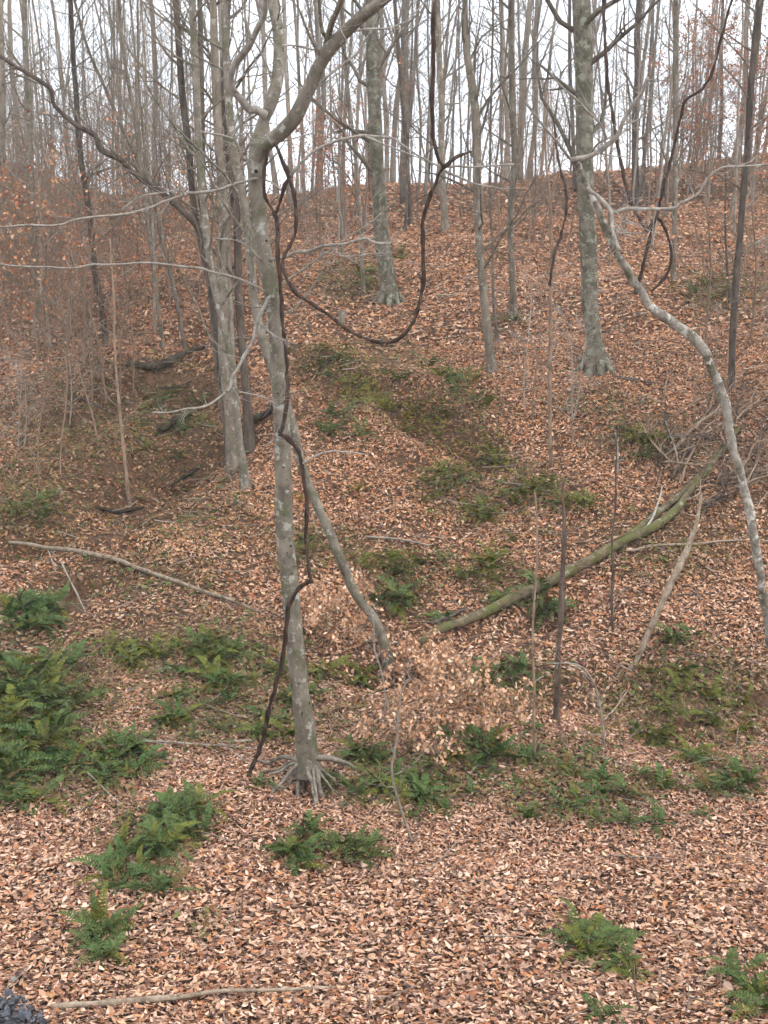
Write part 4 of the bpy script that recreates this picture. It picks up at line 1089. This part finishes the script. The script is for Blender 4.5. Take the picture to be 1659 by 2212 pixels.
TEMPL = [tree_template(s, H, d * .8, M[mt], tw) for s, H, d, mt, tw in ((101, 19, .26, 'pale', False), (102, 17, .22, 'pale', False), (103, 15, .13, 'grey', False), (104, 20, .30, 'pale', True),
                                                                  (105, 16, .18, 'pale', True), (106, 12, .10, 'grey', True), (107, 18, .21, 'dark', False), (108, 13, .12, 'pale', True), (109, 15, .17, 'pale', True))]
BANDS = [(-999, 120, 'bare tree on the far left skyline at the picture edge', 'skyline trees at the far left'), (120, 330, 'bare tree on the skyline behind the arching dark limb', 'skyline trees behind the arching limb'),
         (330, 600, 'bare tree on the skyline behind the left clump of trunks', 'skyline trees behind the left clump'), (600, 800, 'bare skyline tree between forked tree and mossy trunk', 'skyline trees left of the mossy trunk'),
         (800, 1030, 'bare tree on the skyline behind the hanging vine loop', 'skyline trees behind the vine loop'), (1030, 1245, 'bare tree on the skyline just left of the big trunk', 'skyline trees left of the big trunk'),
         (1245, 1440, 'bare tree on the skyline just right of the big trunk', 'skyline trees right of the big trunk'), (1440, 9999, 'bare tree on the skyline toward the right edge', 'skyline trees at the right edge')]
rd = random.Random(55)
placed = []


def put_tree(u, Y, tmpl, sc, bands=BANDS):
    d = ray(u, 500.0); x = d[0] / d[1] * Y
    z = float(height(np.array(x), np.array(Y)))
    o = copy_tree(tmpl, (x, Y, z), rd.uniform(0, 6.28), (sc, sc, sc * rd.uniform(.9, 1.15)), (rd.gauss(0, .045), rd.gauss(0, .045)))
    for a, b_, lab, gr in bands:
        if a <= u < b_:
            tag(o, lab, 'tree', gr)
    return o


n_try = 0
while len(placed) < 96 and n_try < 6000:
    n_try += 1
    u = rd.uniform(-120, 1780)
    left = max(0, min(1, (620 - u) / 620))
    Y = rd.uniform(36 + 6 * left, 58 + 8 * left)
    if any(abs(u - a) < 7 and abs(Y - b_) < 8 for a, b_ in placed): continue
    placed.append((u, Y))
    tm = TEMPL[rd.choice((0, 1, 2, 2, 2, 3, 4, 5, 5, 5, 6, 7, 7, 7, 7, 8))] if u > 500 else TEMPL[rd.choice((1, 2, 3, 4, 5, 5, 5, 7, 7, 7, 8))]
    put_tree(u, Y, tm, rd.uniform(.8, 1.2))
MIDB = [(-999, 330, 'thin bare tree among left slope brush', 'thin trees on the left slope'), (330, 620, 'thin bare tree up the slope behind the left clump', 'thin trees behind the left clump'),
        (620, 1040, 'thin bare tree on the upper slope around the mossy trunk', 'thin trees near the mossy trunk'), (1040, 9999, 'thin bare tree on the upper right slope', 'thin trees on the upper right slope')]
for k in range(34):
    u = rd.choice([rd.uniform(-100, 560), rd.uniform(-100, 560), rd.uniform(640, 1100), rd.uniform(1130, 1720)])
    Y = rd.uniform(25, 40) if u < 600 else rd.uniform(29, 38)
    put_tree(u, Y, TEMPL[rd.choice((2, 5, 5, 7, 7, 8))], rd.uniform(.6, .95), MIDB)
for t in TEMPL:
    for c in list(t.children): bpy.data.objects.remove(c)
    bpy.data.objects.remove(t)

# the wood beyond the ridge, too dense to tell apart
mb = MB(); rd = random.Random(77)
for k in range(90):
    Y = rd.uniform(64, 120); u = rd.uniform(-150, 1800); d = ray(u, 500.0); x = d[0] / d[1] * Y
    z = float(height(np.array(x), np.array(Y))); H = rd.uniform(13, 19); r0 = rd.uniform(.045, .11)
    lx, ly = rd.gauss(0, .03), rd.gauss(0, .03)
    zz = np.linspace(0, H, 7)
    pts = np.stack([x + zz * lx + .15 * np.sin(zz * .5 + k), Y + zz * ly, z - .3 + zz], -1)
    rr = np.linspace(r0, r0 * .35, 7)
    mb.tube(pts, rr, 5, cap=False)
    crown_on(mb, pts, rr, rd, 9, .3, 1, 2.2, 1, rk=.4, kids=(2, 3), sides=3, rmin=.006)
o = mb.build('distant_wood', M['pale']); tag(o, 'pale mass of distant bare trees showing beyond the ridge', 'woodland', kind='stuff')

# ------------------------------------------------------------------ brushy saplings with and without clinging leaves
def sapling_template(seed, H, ntw, nleaf, cols, mat):
    rd = random.Random(seed)
    root = empty('brush_sapling', (0, -20, 0))
    zz = np.linspace(-.05, H, 9); a = rd.uniform(0, 6.28); b_ = rd.uniform(.02, .18)
    pts = np.stack([np.cos(a) * b_ * zz + .06 * np.sin(zz * 2 + seed), np.sin(a) * b_ * zz + .06 * np.cos(zz * 1.7), zz], -1)
    rad = np.linspace(.005 * H + .004, .003, 9)
    mb = MB(); mb.tube(pts, rad, 5, cap=False); mb.build('stem', mat, root)
    cb = MB(); crown_on(cb, pts, rad, rd, ntw, .12, 1, H * .38, 2, rk=.45, kids=(3, 4), sides=3, spread=(.6, 1.3), rmin=.0022)
    cb.build('twig', mat, root)
    if nleaf:
        allp = np.concatenate(cb.v)
        sel = [allp[i] for i in range(0, len(allp), 3)]
        lb_ = MB(); hang_leaves(lb_, sel, nleaf, .085, rd, cols)
        lb_.build('leaf_spray', M['leaf'], root, color=True, smooth=False)['kind'] = 'stuff'
    return root


ST = [sapling_template(201, 3.6, 16, 0, None, M['brush']), sapling_template(202, 2.8, 14, 0, None, M['brush']), sapling_template(203, 4.6, 20, 90, COPPER, M['brush']),
      sapling_template(204, 3.2, 16, 260, COPPER, M['brush']), sapling_template(205, 2.2, 14, 0, None, M['twig']), sapling_template(206, 5.2, 24, 950, COPPER, M['brush']), sapling_template(207, 4.0, 22, 25, COPPER, M['brush']), sapling_template(208, 7.5, 34, 0, None, M['pale']), sapling_template(209, 6.5, 30, 40, TAN, M['pale']), sapling_template(210, 3.8, 26, 330, TAN, M['brush'])]
ZONES = [
    # u0, u1, v0, v1, count, templates, label, group
    (-60, 300, 470, 880, 60, (0, 1, 2, 3, 6, 6, 9), 'bare brown sapling in the left slope tangle', 'saplings on the left slope'),
    (-80, 440, 420, 640, 15, (7, 8), 'tall twiggy grey sapling on the left slope', 'tall saplings on the left slope'),
    (560, 1640, 408, 450, 14, (7, 8), 'tall twiggy grey sapling along the ridge', 'tall saplings along the ridge'),
    (-60, 240, 900, 1080, 9, (1, 4, 0), 'low bare sapling beside the left gully', 'saplings by the left gully'),
    (280, 560, 430, 740, 24, (0, 1, 2, 6, 3, 9), 'bare brown sapling behind the left clump', 'saplings behind the left clump'),
    (-80, 420, 345, 470, 26, (2, 6, 6, 9, 9, 7), 'brown leafed sapling high on far left slope', 'saplings high on the left'),
    (630, 800, 430, 520, 8, (3, 5, 3, 2), 'copper leafed beech sapling left of the mossy trunk', 'copper saplings left of the mossy trunk'),
    (640, 800, 520, 640, 5, (0, 1, 6), 'bare sapling on the slope left of the mossy trunk', 'bare saplings left of the mossy trunk'),
    (860, 1240, 420, 560, 16, (0, 6, 2, 1, 6), 'bare twiggy sapling upslope left of big trunk', 'saplings on the upper slope'),
    (1290, 1500, 405, 450, 7, (2, 6, 3), 'brown sapling on crest right of big trunk', 'crest saplings right of the big trunk'),
    (1440, 1740, 402, 440, 16, (5, 5, 5, 2), 'copper leafed sapling on the crest at right edge', 'copper saplings at the right edge'),
    (1500, 1740, 600, 960, 13, (0, 1, 4, 6), 'grey bare sapling in the right edge thicket', 'saplings at the right edge'),
    (1120, 1330, 820, 960, 5, (4, 1), 'low bare sapling on the slope below the big trunk', 'low saplings below the big trunk'),
]
rd = random.Random(88)
for (u0, u1, v0, v1, cnt, ts, lab, gr) in ZONES:
    for k in range(cnt):
        g_ = G(rd.uniform(u0, u1), rd.uniform(v0, v1))
        sc = rd.uniform(.7, 1.2)
        o = copy_tree(ST[rd.choice(ts)], g_, rd.uniform(0, 6.28), sc, (rd.gauss(0, .06), rd.gauss(0, .06)))
        tag(o, lab, 'sapling', gr)
for t in ST:
    for c in list(t.children): bpy.data.objects.remove(c)
    bpy.data.objects.remove(t)

# low beech saplings that keep their peach leaves, in front of the leaning trunk
def beech_spray(label, u, v, H, spread_, nleaf, seed, lean_=(0, 0)):
    rd = random.Random(seed); g_ = G(u, v)
    o = empty('beech_sapling', g_); tag(o, label, 'sapling', 'low beech saplings with clinging leaves')
    zz = np.linspace(-.05, H, 7)
    pts = np.stack([lean_[0] * zz + .04 * np.sin(zz * 4), lean_[1] * zz, zz], -1); rad = np.linspace(.011, .003, 7)
    mb = MB(); mb.tube(pts, rad, 6, cap=False); mb.build('stem', M['brush'], o)
    cb = MB(); crown_on(cb, pts, rad, rd, 12, .2, 1, spread_, 2, up=.0, spread=(1.0, 1.5), kids=(3, 5), rk=.5); cb.build('twig', M['brush'], o)
    allp = np.concatenate(cb.v); lb_ = MB(); hang_leaves(lb_, [allp[i] for i in range(0, len(allp), 3)], nleaf, .062, rd, PEACH)
    lb_.build('leaf_spray', M['leaf'], o, color=True, smooth=False)['kind'] = 'stuff'


beech_spray('low beech sapling with pale leaves right of the forked trunk', 700, 1400, .7, .55, 260, 1)
beech_spray('low beech sapling with pale leaves in front of the leaning trunk', 770, 1330, .6, .5, 220, 2)
beech_spray('beech sapling with orange leaves left of the thin bending sapling', 800, 1640, .5, .6, 150, 3)
beech_spray('beech sapling with orange leaves right of the thin bending sapling', 935, 1640, .5, .75, 220, 4)
beech_spray('beech sapling with orange leaves on the bank below the log end', 1040, 1590, .6, .6, 260, 5)
beech_spray('low beech sapling with pale leaves at the lower end of the mossy log', 862, 1462, .4, .55, 420, 6)
beech_spray('spreading beech sapling with pale leaves below the short dark reddish branch', 945, 1465, .35, .6, 420, 7)
beech_spray('low beech sapling with pale leaves on the bank top beside the hollow', 1000, 1500, .5, .7, 420, 8)
beech_spray('small pale leafed beech sapling against the forked trunk', 655, 1330, .5, .4, 260, 9)
beech_spray('wide beech sapling with tan leaves in front of the leaning trunk foot', 820, 1500, .4, .9, 260, 10)
beech_spray('wide beech sapling with tan leaves left of the snag', 1080, 1570, .35, .9, 260, 11)
beech_spray('beech sapling with tan leaves above the dark ferns right of the roots', 880, 1580, .35, .9, 240, 12)
beech_spray('beech sapling with tan leaves between the forked and leaning trunks', 720, 1400, .7, .6, 450, 13)
beech_spray('beech sapling with tan leaves over the hollow by the log end', 960, 1540, .4, .95, 260, 14)

# ------------------------------------------------------------------ ferns
def frond_mesh(seed, n=13):
    rd = random.Random(seed); mb = MB()
    t = np.linspace(0, 1, 8); rise = rd.uniform(.42, .78); droop = rd.uniform(.5, .95)
    x = t * .42; z = rise * .42 * t * 1.6 - droop * .42 * t ** 2 * 1.05
    y = .03 * np.sin(t * 3 + seed)
    pts = np.stack([x, y, z], -1)
    mb.tube(pts, np.linspace(.0035, .001, 8), 3, cap=False, col=(.09, .075, .03))
    for k in range(n):
        tt = .14 + .84 * k / (n - 1); i = min(int(tt * 7), 6); f = tt * 7 - i
        q = pts[i] * (1 - f) + pts[i + 1] * f; d = pts[i + 1] - pts[i]; d /= np.linalg.norm(d)
        L_ = .068 * (1 - tt ** 2.2 * .85) * rd.uniform(.85, 1.1) * (.75 + .25 * min(1, tt * 4))
        for s in (-1, 1):
            side = np.array([0, s, 0]) + d * .35 + np.array([0, 0, rd.uniform(-.25, .1)]); side /= np.linalg.norm(side)
            wv = d * .0135 + np.array([0, 0, .003])
            c = np.array(srgb(80, 96, 50)) * rd.uniform(.65, 1.3)
            mb.add([q - wv * .7, q + side * L_ * .55 - wv * .9, q + side * L_, q + side * L_ * .5 + wv, q + wv * .7], [(0, 1, 3, 4), (1, 2, 3)], c)
    return mb


def fern_mat(name, tint):
    m = tonemat(name, .62, .22, .12)
    nt = m.node_tree; a = [n for n in nt.nodes if n.type == 'ATTRIBUTE'][0]
    mul = nt.nodes.new('ShaderNodeMixRGB'); mul.blend_type = 'MULTIPLY'; mul.inputs[0].default_value = 1; mul.inputs[2].default_value = (*tint, 1)
    outs = [l.to_socket for l in a.outputs['Color'].links]
    nt.links.new(a.outputs['Color'], mul.inputs[1])
    for s_ in outs: nt.links.new(mul.outputs[0], s_)
    return m


FM = [fern_mat('fern_green', (1, 1, 1)), fern_mat('fern_blue_green', (.84, 1.0, 1.0)), fern_mat('fern_olive', (1.5, 1.15, .68)), fern_mat('fern_dead', (2.0, .85, 1.1))]
FR = [[frond_mesh(s).mesh('frond', fm, smooth=False, color=True) for s in (1, 2, 3, 4)] for fm in FM]
# far ferns: the whole plant in one mesh
def whole_fern(seed, fm):
    rd = random.Random(seed); mb = MB()
    for k in range(10):
        fr = frond_mesh(seed * 10 + k, 8); a = k * .63 + rd.uniform(-.2, .2); s = rd.uniform(.6, 1.1); el = rd.uniform(-.1, .25)
        Vv = np.concatenate(fr.v) * s; Cc = np.concatenate(fr.c)
        X = Vv[:, 0] * math.cos(el) - Vv[:, 2] * math.sin(el); Zv = Vv[:, 0] * math.sin(el) + Vv[:, 2] * math.cos(el)
        Vv = np.stack([X * math.cos(a) - Vv[:, 1] * math.sin(a), X * math.sin(a) + Vv[:, 1] * math.cos(a), Zv], -1)
        off = mb.n
        mb.v.append(Vv); mb.c.append(Cc); mb.n += len(Vv)
        for f in fr.f: mb.f.append(f + off)
    return mb.mesh('fern', fm, smooth=False, color=True)


WF = [whole_fern(s, FM[k]) for k, s in ((0, 1), (2, 2), (2, 3), (2, 4), (0, 5))]
rd = random.Random(99)


def fern(u, v, label, group, sc=1.0, tint=None):
    g_ = G(u, v)
    e = .15
    if g_[1] > 15.5:
        o = bpy.data.objects.new('fern', WF[rd.randrange(len(WF))]); C.objects.link(o)
        o.location = tuple(g_ + [0, 0, .01]); o.rotation_euler = (rd.gauss(.15, .12), rd.gauss(0, .12), rd.uniform(0, 6.28)); o.scale = (sc * rd.uniform(.8, 1.2),) * 3
        tag(o, label, 'fern', group); return
    o = empty('fern', g_ + [0, 0, .035], rd.uniform(0, 6.28), sc * rd.uniform(.85, 1.15))
    o.rotation_euler = (rd.gauss(0, .08), rd.gauss(0, .08), rd.uniform(0, 6.28))
    tag(o, label, 'fern', group)
    ti = rd.choice((0, 0, 1, 1, 2)) if tint is None else tint
    n = rd.randint(10, 14)
    for k in range(n):
        c = bpy.data.objects.new('frond', FR[ti if rd.random() < .75 else rd.choice((2, 2, 0, 0, 1, 3))][rd.randrange(4)]); C.objects.link(c); c.parent = o
        c.rotation_euler = (rd.gauss(0, .35), rd.gauss(0, .28), k * 6.283 / n + rd.uniform(-.4, .4)); c.scale = (rd.uniform(.5, 1.2),) * 3


def patch(rects, label, group, sc=1.0, tint=None):
    for (u0, u1, v0, v1, n) in rects:
        for k in range(n):
            fern(rd.uniform(u0, u1), rd.uniform(v0, v1), label, group, sc, tint)


patch([(-40, 155, 1430, 1560, 19), (-40, 125, 1560, 1690, 14)], 'dark green fern in the dense left edge patch', 'ferns of the dense left patch', 1.15, None)
patch([(10, 150, 1320, 1375, 7), (30, 110, 1300, 1330, 3)], 'blue green fern in small patch above left edge ferns', 'ferns of the upper left patch', 1.1, 1)
patch([(-20, 200, 1660, 1745, 10), (180, 330, 1600, 1700, 8)], 'green fern in low band left of stilt roots', 'ferns left of the stilt roots', .95)
patch([(325, 445, 1745, 1850, 12)], 'fern in leafy clump below left of stilt roots', 'ferns of the lower left clump', .95)
patch([(225, 375, 1835, 1935, 10)], 'fern trailing down left from the lower left clump', 'ferns trailing at lower left', .8)
patch([(195, 268, 2005, 2090, 6)], 'fern in the small lone tuft near the lower left corner', 'ferns of the lone lower left tuft', .75, 0)
patch([(765, 905, 1625, 1775, 10)], 'dark fern in the patch right of the stilt roots', 'ferns right of the stilt roots', .85)
patch([(600, 800, 1805, 1880, 9)], 'flat fern in the strip below the stilt roots', 'ferns below the stilt roots', .75)
patch([(900, 1110, 1610, 1750, 6)], 'fern in strip between stilt roots and right bank', 'ferns of the middle strip', .65)
patch([(1090, 1250, 1640, 1790, 7), (1250, 1450, 1690, 1820, 7)], 'fern in the strip along the right bank edge', 'ferns of the right bank strip', .68)
patch([(1490, 1630, 1640, 1715, 6)], 'fern in the small clump at the right end of the bank', 'ferns at the right end of the bank', .8)
fern(1262, 2050, 'bushy fern standing alone in the open leaves at lower right', None, .85, 0)
fern(1285, 2030, 'fern behind the bushy lone one at lower right', None, .8, 0)
fern(1240, 2035, 'fern just left of the bushy lone one at lower right', None, .75, 0)
fern(1268, 2068, 'front fern of the bushy lone clump at lower right', None, .7, 2)
fern(1305, 2055, 'fern on the right side of the bushy lone clump', None, .75, 0)
fern(1365, 2110, 'smallest low fern right of the bushy lone clump', None, .55, 2)
fern(1340, 2095, 'low fern just right of the bushy lone one at lower right', None, .7, 0)
fern(1600, 2120, 'upper fern of the group at the right edge near the bottom', None, .8, 0)
fern(1640, 2165, 'olive fern at the right edge near the bottom corner', None, .8, 2)
fern(1615, 2150, 'fern at the right edge near the bottom corner', None, .9, 1)
fern(1652, 2190, 'fern in the bottom right corner', None, .9, 0)
fern(1310, 2206, 'fern cut by the bottom edge below the lone one', None, .7, 1)
patch([(200, 500, 1385, 1455, 13)], 'olive fern on the bank above the dense left patch', 'ferns on the left bank', .75, 2)
patch([(360, 640, 1460, 1600, 18), (430, 520, 1380, 1450, 8)], 'fern on the rise left of the forked trunk', 'ferns left of the forked trunk', .85)
patch([(690, 790, 1440, 1500, 5)], 'fern between forked trunk and leaning tree foot', 'ferns between the two trunks', .85)
patch([(1030, 1130, 1450, 1510, 6)], 'dark fern in the hollow below the mossy log', 'ferns in the hollow below the log', .95, 0)
patch([(1000, 1080, 1600, 1650, 4)], 'green fern in front of the orange beech saplings', 'ferns before the beech saplings', .85, 1)
patch([(1380, 1640, 1450, 1620, 14)], 'dark olive fern in the right edge hollow', 'ferns of the right hollow', .8, 2)
patch([(1440, 1520, 1355, 1400, 4)], 'bright fern alone below the leaning bleached pole', 'ferns below the bleached pole', .8, 0)
patch([(640, 670, 1165, 1205, 3)], 'bright green fern between the forked trunk and leaning trunk', 'ferns behind the trunks', 1.0)
patch([(755, 860, 1205, 1255, 5), (810, 905, 1275, 1310, 5), (885, 915, 1215, 1235, 2)], 'fern on the slope right of the leaning trunk', 'ferns right of the leaning trunk', 1.15)
patch([(1000, 1090, 1215, 1270, 6), (1150, 1210, 1275, 1330, 4)], 'fern on the slope above the mossy log', 'ferns above the log', 1.15)
patch([(920, 1000, 1020, 1090, 6), (1040, 1080, 960, 1010, 4), (1080, 1210, 1030, 1100, 8), (1010, 1060, 1085, 1130, 4), (1250, 1280, 1085, 1105, 2)], 'fern on open slope below the mossy ledge', 'ferns below the mossy ledge', 1.2)
patch([(680, 1050, 790, 950, 24)], 'fern on the mossy ledge at mid slope', 'ferns on the mossy ledge', 1.15)
patch([(1330, 1460, 930, 1000, 8)], 'fern on the slope left of the brush pile', 'ferns left of the brush pile', 1.05)
patch([(735, 810, 590, 635, 5), (630, 730, 760, 800, 4), (850, 890, 545, 570, 2)], 'small green fern upslope by the mossy trunk', 'ferns by the mossy trunk', 1.2)
patch([(1490, 1570, 600, 650, 5), (1060, 1130, 690, 715, 3)], 'small fern high on the right slope', 'ferns high on the right slope', 1.1)
patch([(210, 440, 840, 1010, 12), (0, 120, 1080, 1140, 6)], 'dull fern in the left gully', 'ferns of the left gully', 1.0)

patch([(150, 720, 1390, 1720, 22)], 'small stray fern left of the forked trunk', 'stray ferns at left', .5)
patch([(860, 1640, 1570, 1790, 24)], 'small stray fern along the right bank', 'stray ferns along the right bank', .5)
patch([(620, 1250, 1000, 1380, 14)], 'small stray fern on the slope behind the trunks', 'stray ferns on the slope', .8)

# ------------------------------------------------------------------ dark gravel at the road edge, bottom left corner
rd = np.random.default_rng(5)
mg, ntg, bg_ = newmat('dark_gravel')
at = ntg.nodes.new('ShaderNodeAttribute'); at.attribute_name = 'tone'; ntg.links.new(at.outputs['Color'], bg_.inputs['Base Color']); bg_.inputs['Roughness'].default_value = .8
mb = MB()
gc_ = G(30, 2200)
cube = np.array([(-1, -1, -1), (1, -1, -1), (1, 1, -1), (-1, 1, -1), (-1, -1, 1), (1, -1, 1), (1, 1, 1), (-1, 1, 1)], float)
cf = [(0, 3, 2, 1), (4, 5, 6, 7), (0, 1, 5, 4), (1, 2, 6, 5), (2, 3, 7, 6), (3, 0, 4, 7)]
for k in range(8500):
    x = gc_[0] + rd.uniform(-2.6, .5); y = gc_[1] + rd.uniform(-1.6, .25)
    u_, v_ = project(np.array([x, y, float(gc_[2])]))
    if u_ > 78 + rd.normal(0, 16) - max(0, (2200 - v_)) * 1.6: continue
    s_ = rd.uniform(.007, .024); q = rd.normal(size=(3, 3)); q, _ = np.linalg.qr(q)
    Vv = (cube * rd.uniform(.55, 1.2, (8, 3)) * s_ * np.array([1.2, .8, .6])) @ q
    z_ = float(height(np.array(x), np.array(y))) + rd.uniform(.02, .13)
    c = np.array([.08, .084, .096]) * rd.uniform(.45, 1.7)
    mb.add(Vv + np.array([x, y, z_]), cf, c)
o = mb.build('gravel', mg, smooth=False, color=True); tag(o, 'dark blue grey gravel spilling in at the bottom left corner', 'gravel', kind='stuff')
fallen('fallen_leaf', 'round pale leaf lying just above the dark gravel', 'leaf', [('blade', [(22, 2126, 8), (28, 2124, 17), (36, 2122, 10)], 'twig', .03, 8)])

# ------------------------------------------------------------------ haze volume added for the far glare
hm = bpy.data.materials.new('glare_haze'); hm.use_nodes = True
hn = hm.node_tree; hn.nodes.clear()
ho = hn.nodes.new('ShaderNodeOutputMaterial'); hv = hn.nodes.new('ShaderNodeVolumePrincipled')
hv.inputs['Color'].default_value = (.93, .95, 1, 1); hv.inputs['Density'].default_value = .0014
hn.links.new(hv.outputs[0], ho.inputs['Volume'])
lo, hi = np.array([-100., -30., -14.]), np.array([100., 150., 27.])
V8 = np.array([[(lo, hi)[a][0], (lo, hi)[b_][1], (lo, hi)[c][2]] for c in (0, 1) for b_ in (0, 1) for a in (0, 1)])
mb = MB(); mb.add(V8, [(0, 2, 3, 1), (4, 5, 7, 6), (0, 1, 5, 4), (2, 6, 7, 3), (0, 4, 6, 2), (1, 3, 7, 5)])
o = mb.build('haze', hm, smooth=False); tag(o, 'thin pale haze volume added for the glare of the far wood', 'haze', kind='stuff')

# ------------------------------------------------------------------ say which one: place within its row
ORD = ['leftmost', 'second', 'third', 'fourth', 'fifth', 'sixth', 'seventh', 'eighth', 'ninth', 'tenth', 'eleventh', 'twelfth', 'thirteenth', 'fourteenth', 'fifteenth', 'sixteenth',
       'seventeenth', 'eighteenth', 'nineteenth', 'twentieth']
shared = {}
for o in scene.objects:
    if o.parent is None and 'label' in o.keys():
        shared.setdefault(o['label'], []).append(o)
for lab, obs in shared.items():
    n = len(obs)
    if n < 2: continue
    uv = [project(np.array(o.location)) for o in obs]
    trees = obs[0]['category'] == 'tree'
    nrow = 1 if trees or n <= 7 else min(4, (n + 6) // 7)
    order = sorted(range(n), key=lambda i_: uv[i_][1])
    names = {1: [''], 2: ['upper row', 'lower row'], 3: ['top row', 'middle row', 'bottom row'], 4: ['top row', 'second row', 'third row', 'bottom row']}[nrow]
    for r_ in range(nrow):
        row = order[r_ * n // nrow:(r_ + 1) * n // nrow]
        row.sort(key=lambda i_: uv[i_][0])
        for k, i_ in enumerate(row):
            w_ = ('leftmost' if k == 0 else 'rightmost' if k == len(row) - 1 else ORD[k] + ' from left')
            obs[i_]['label'] = lab + ', ' + w_ + (' in ' + names[r_] if nrow > 1 else '')
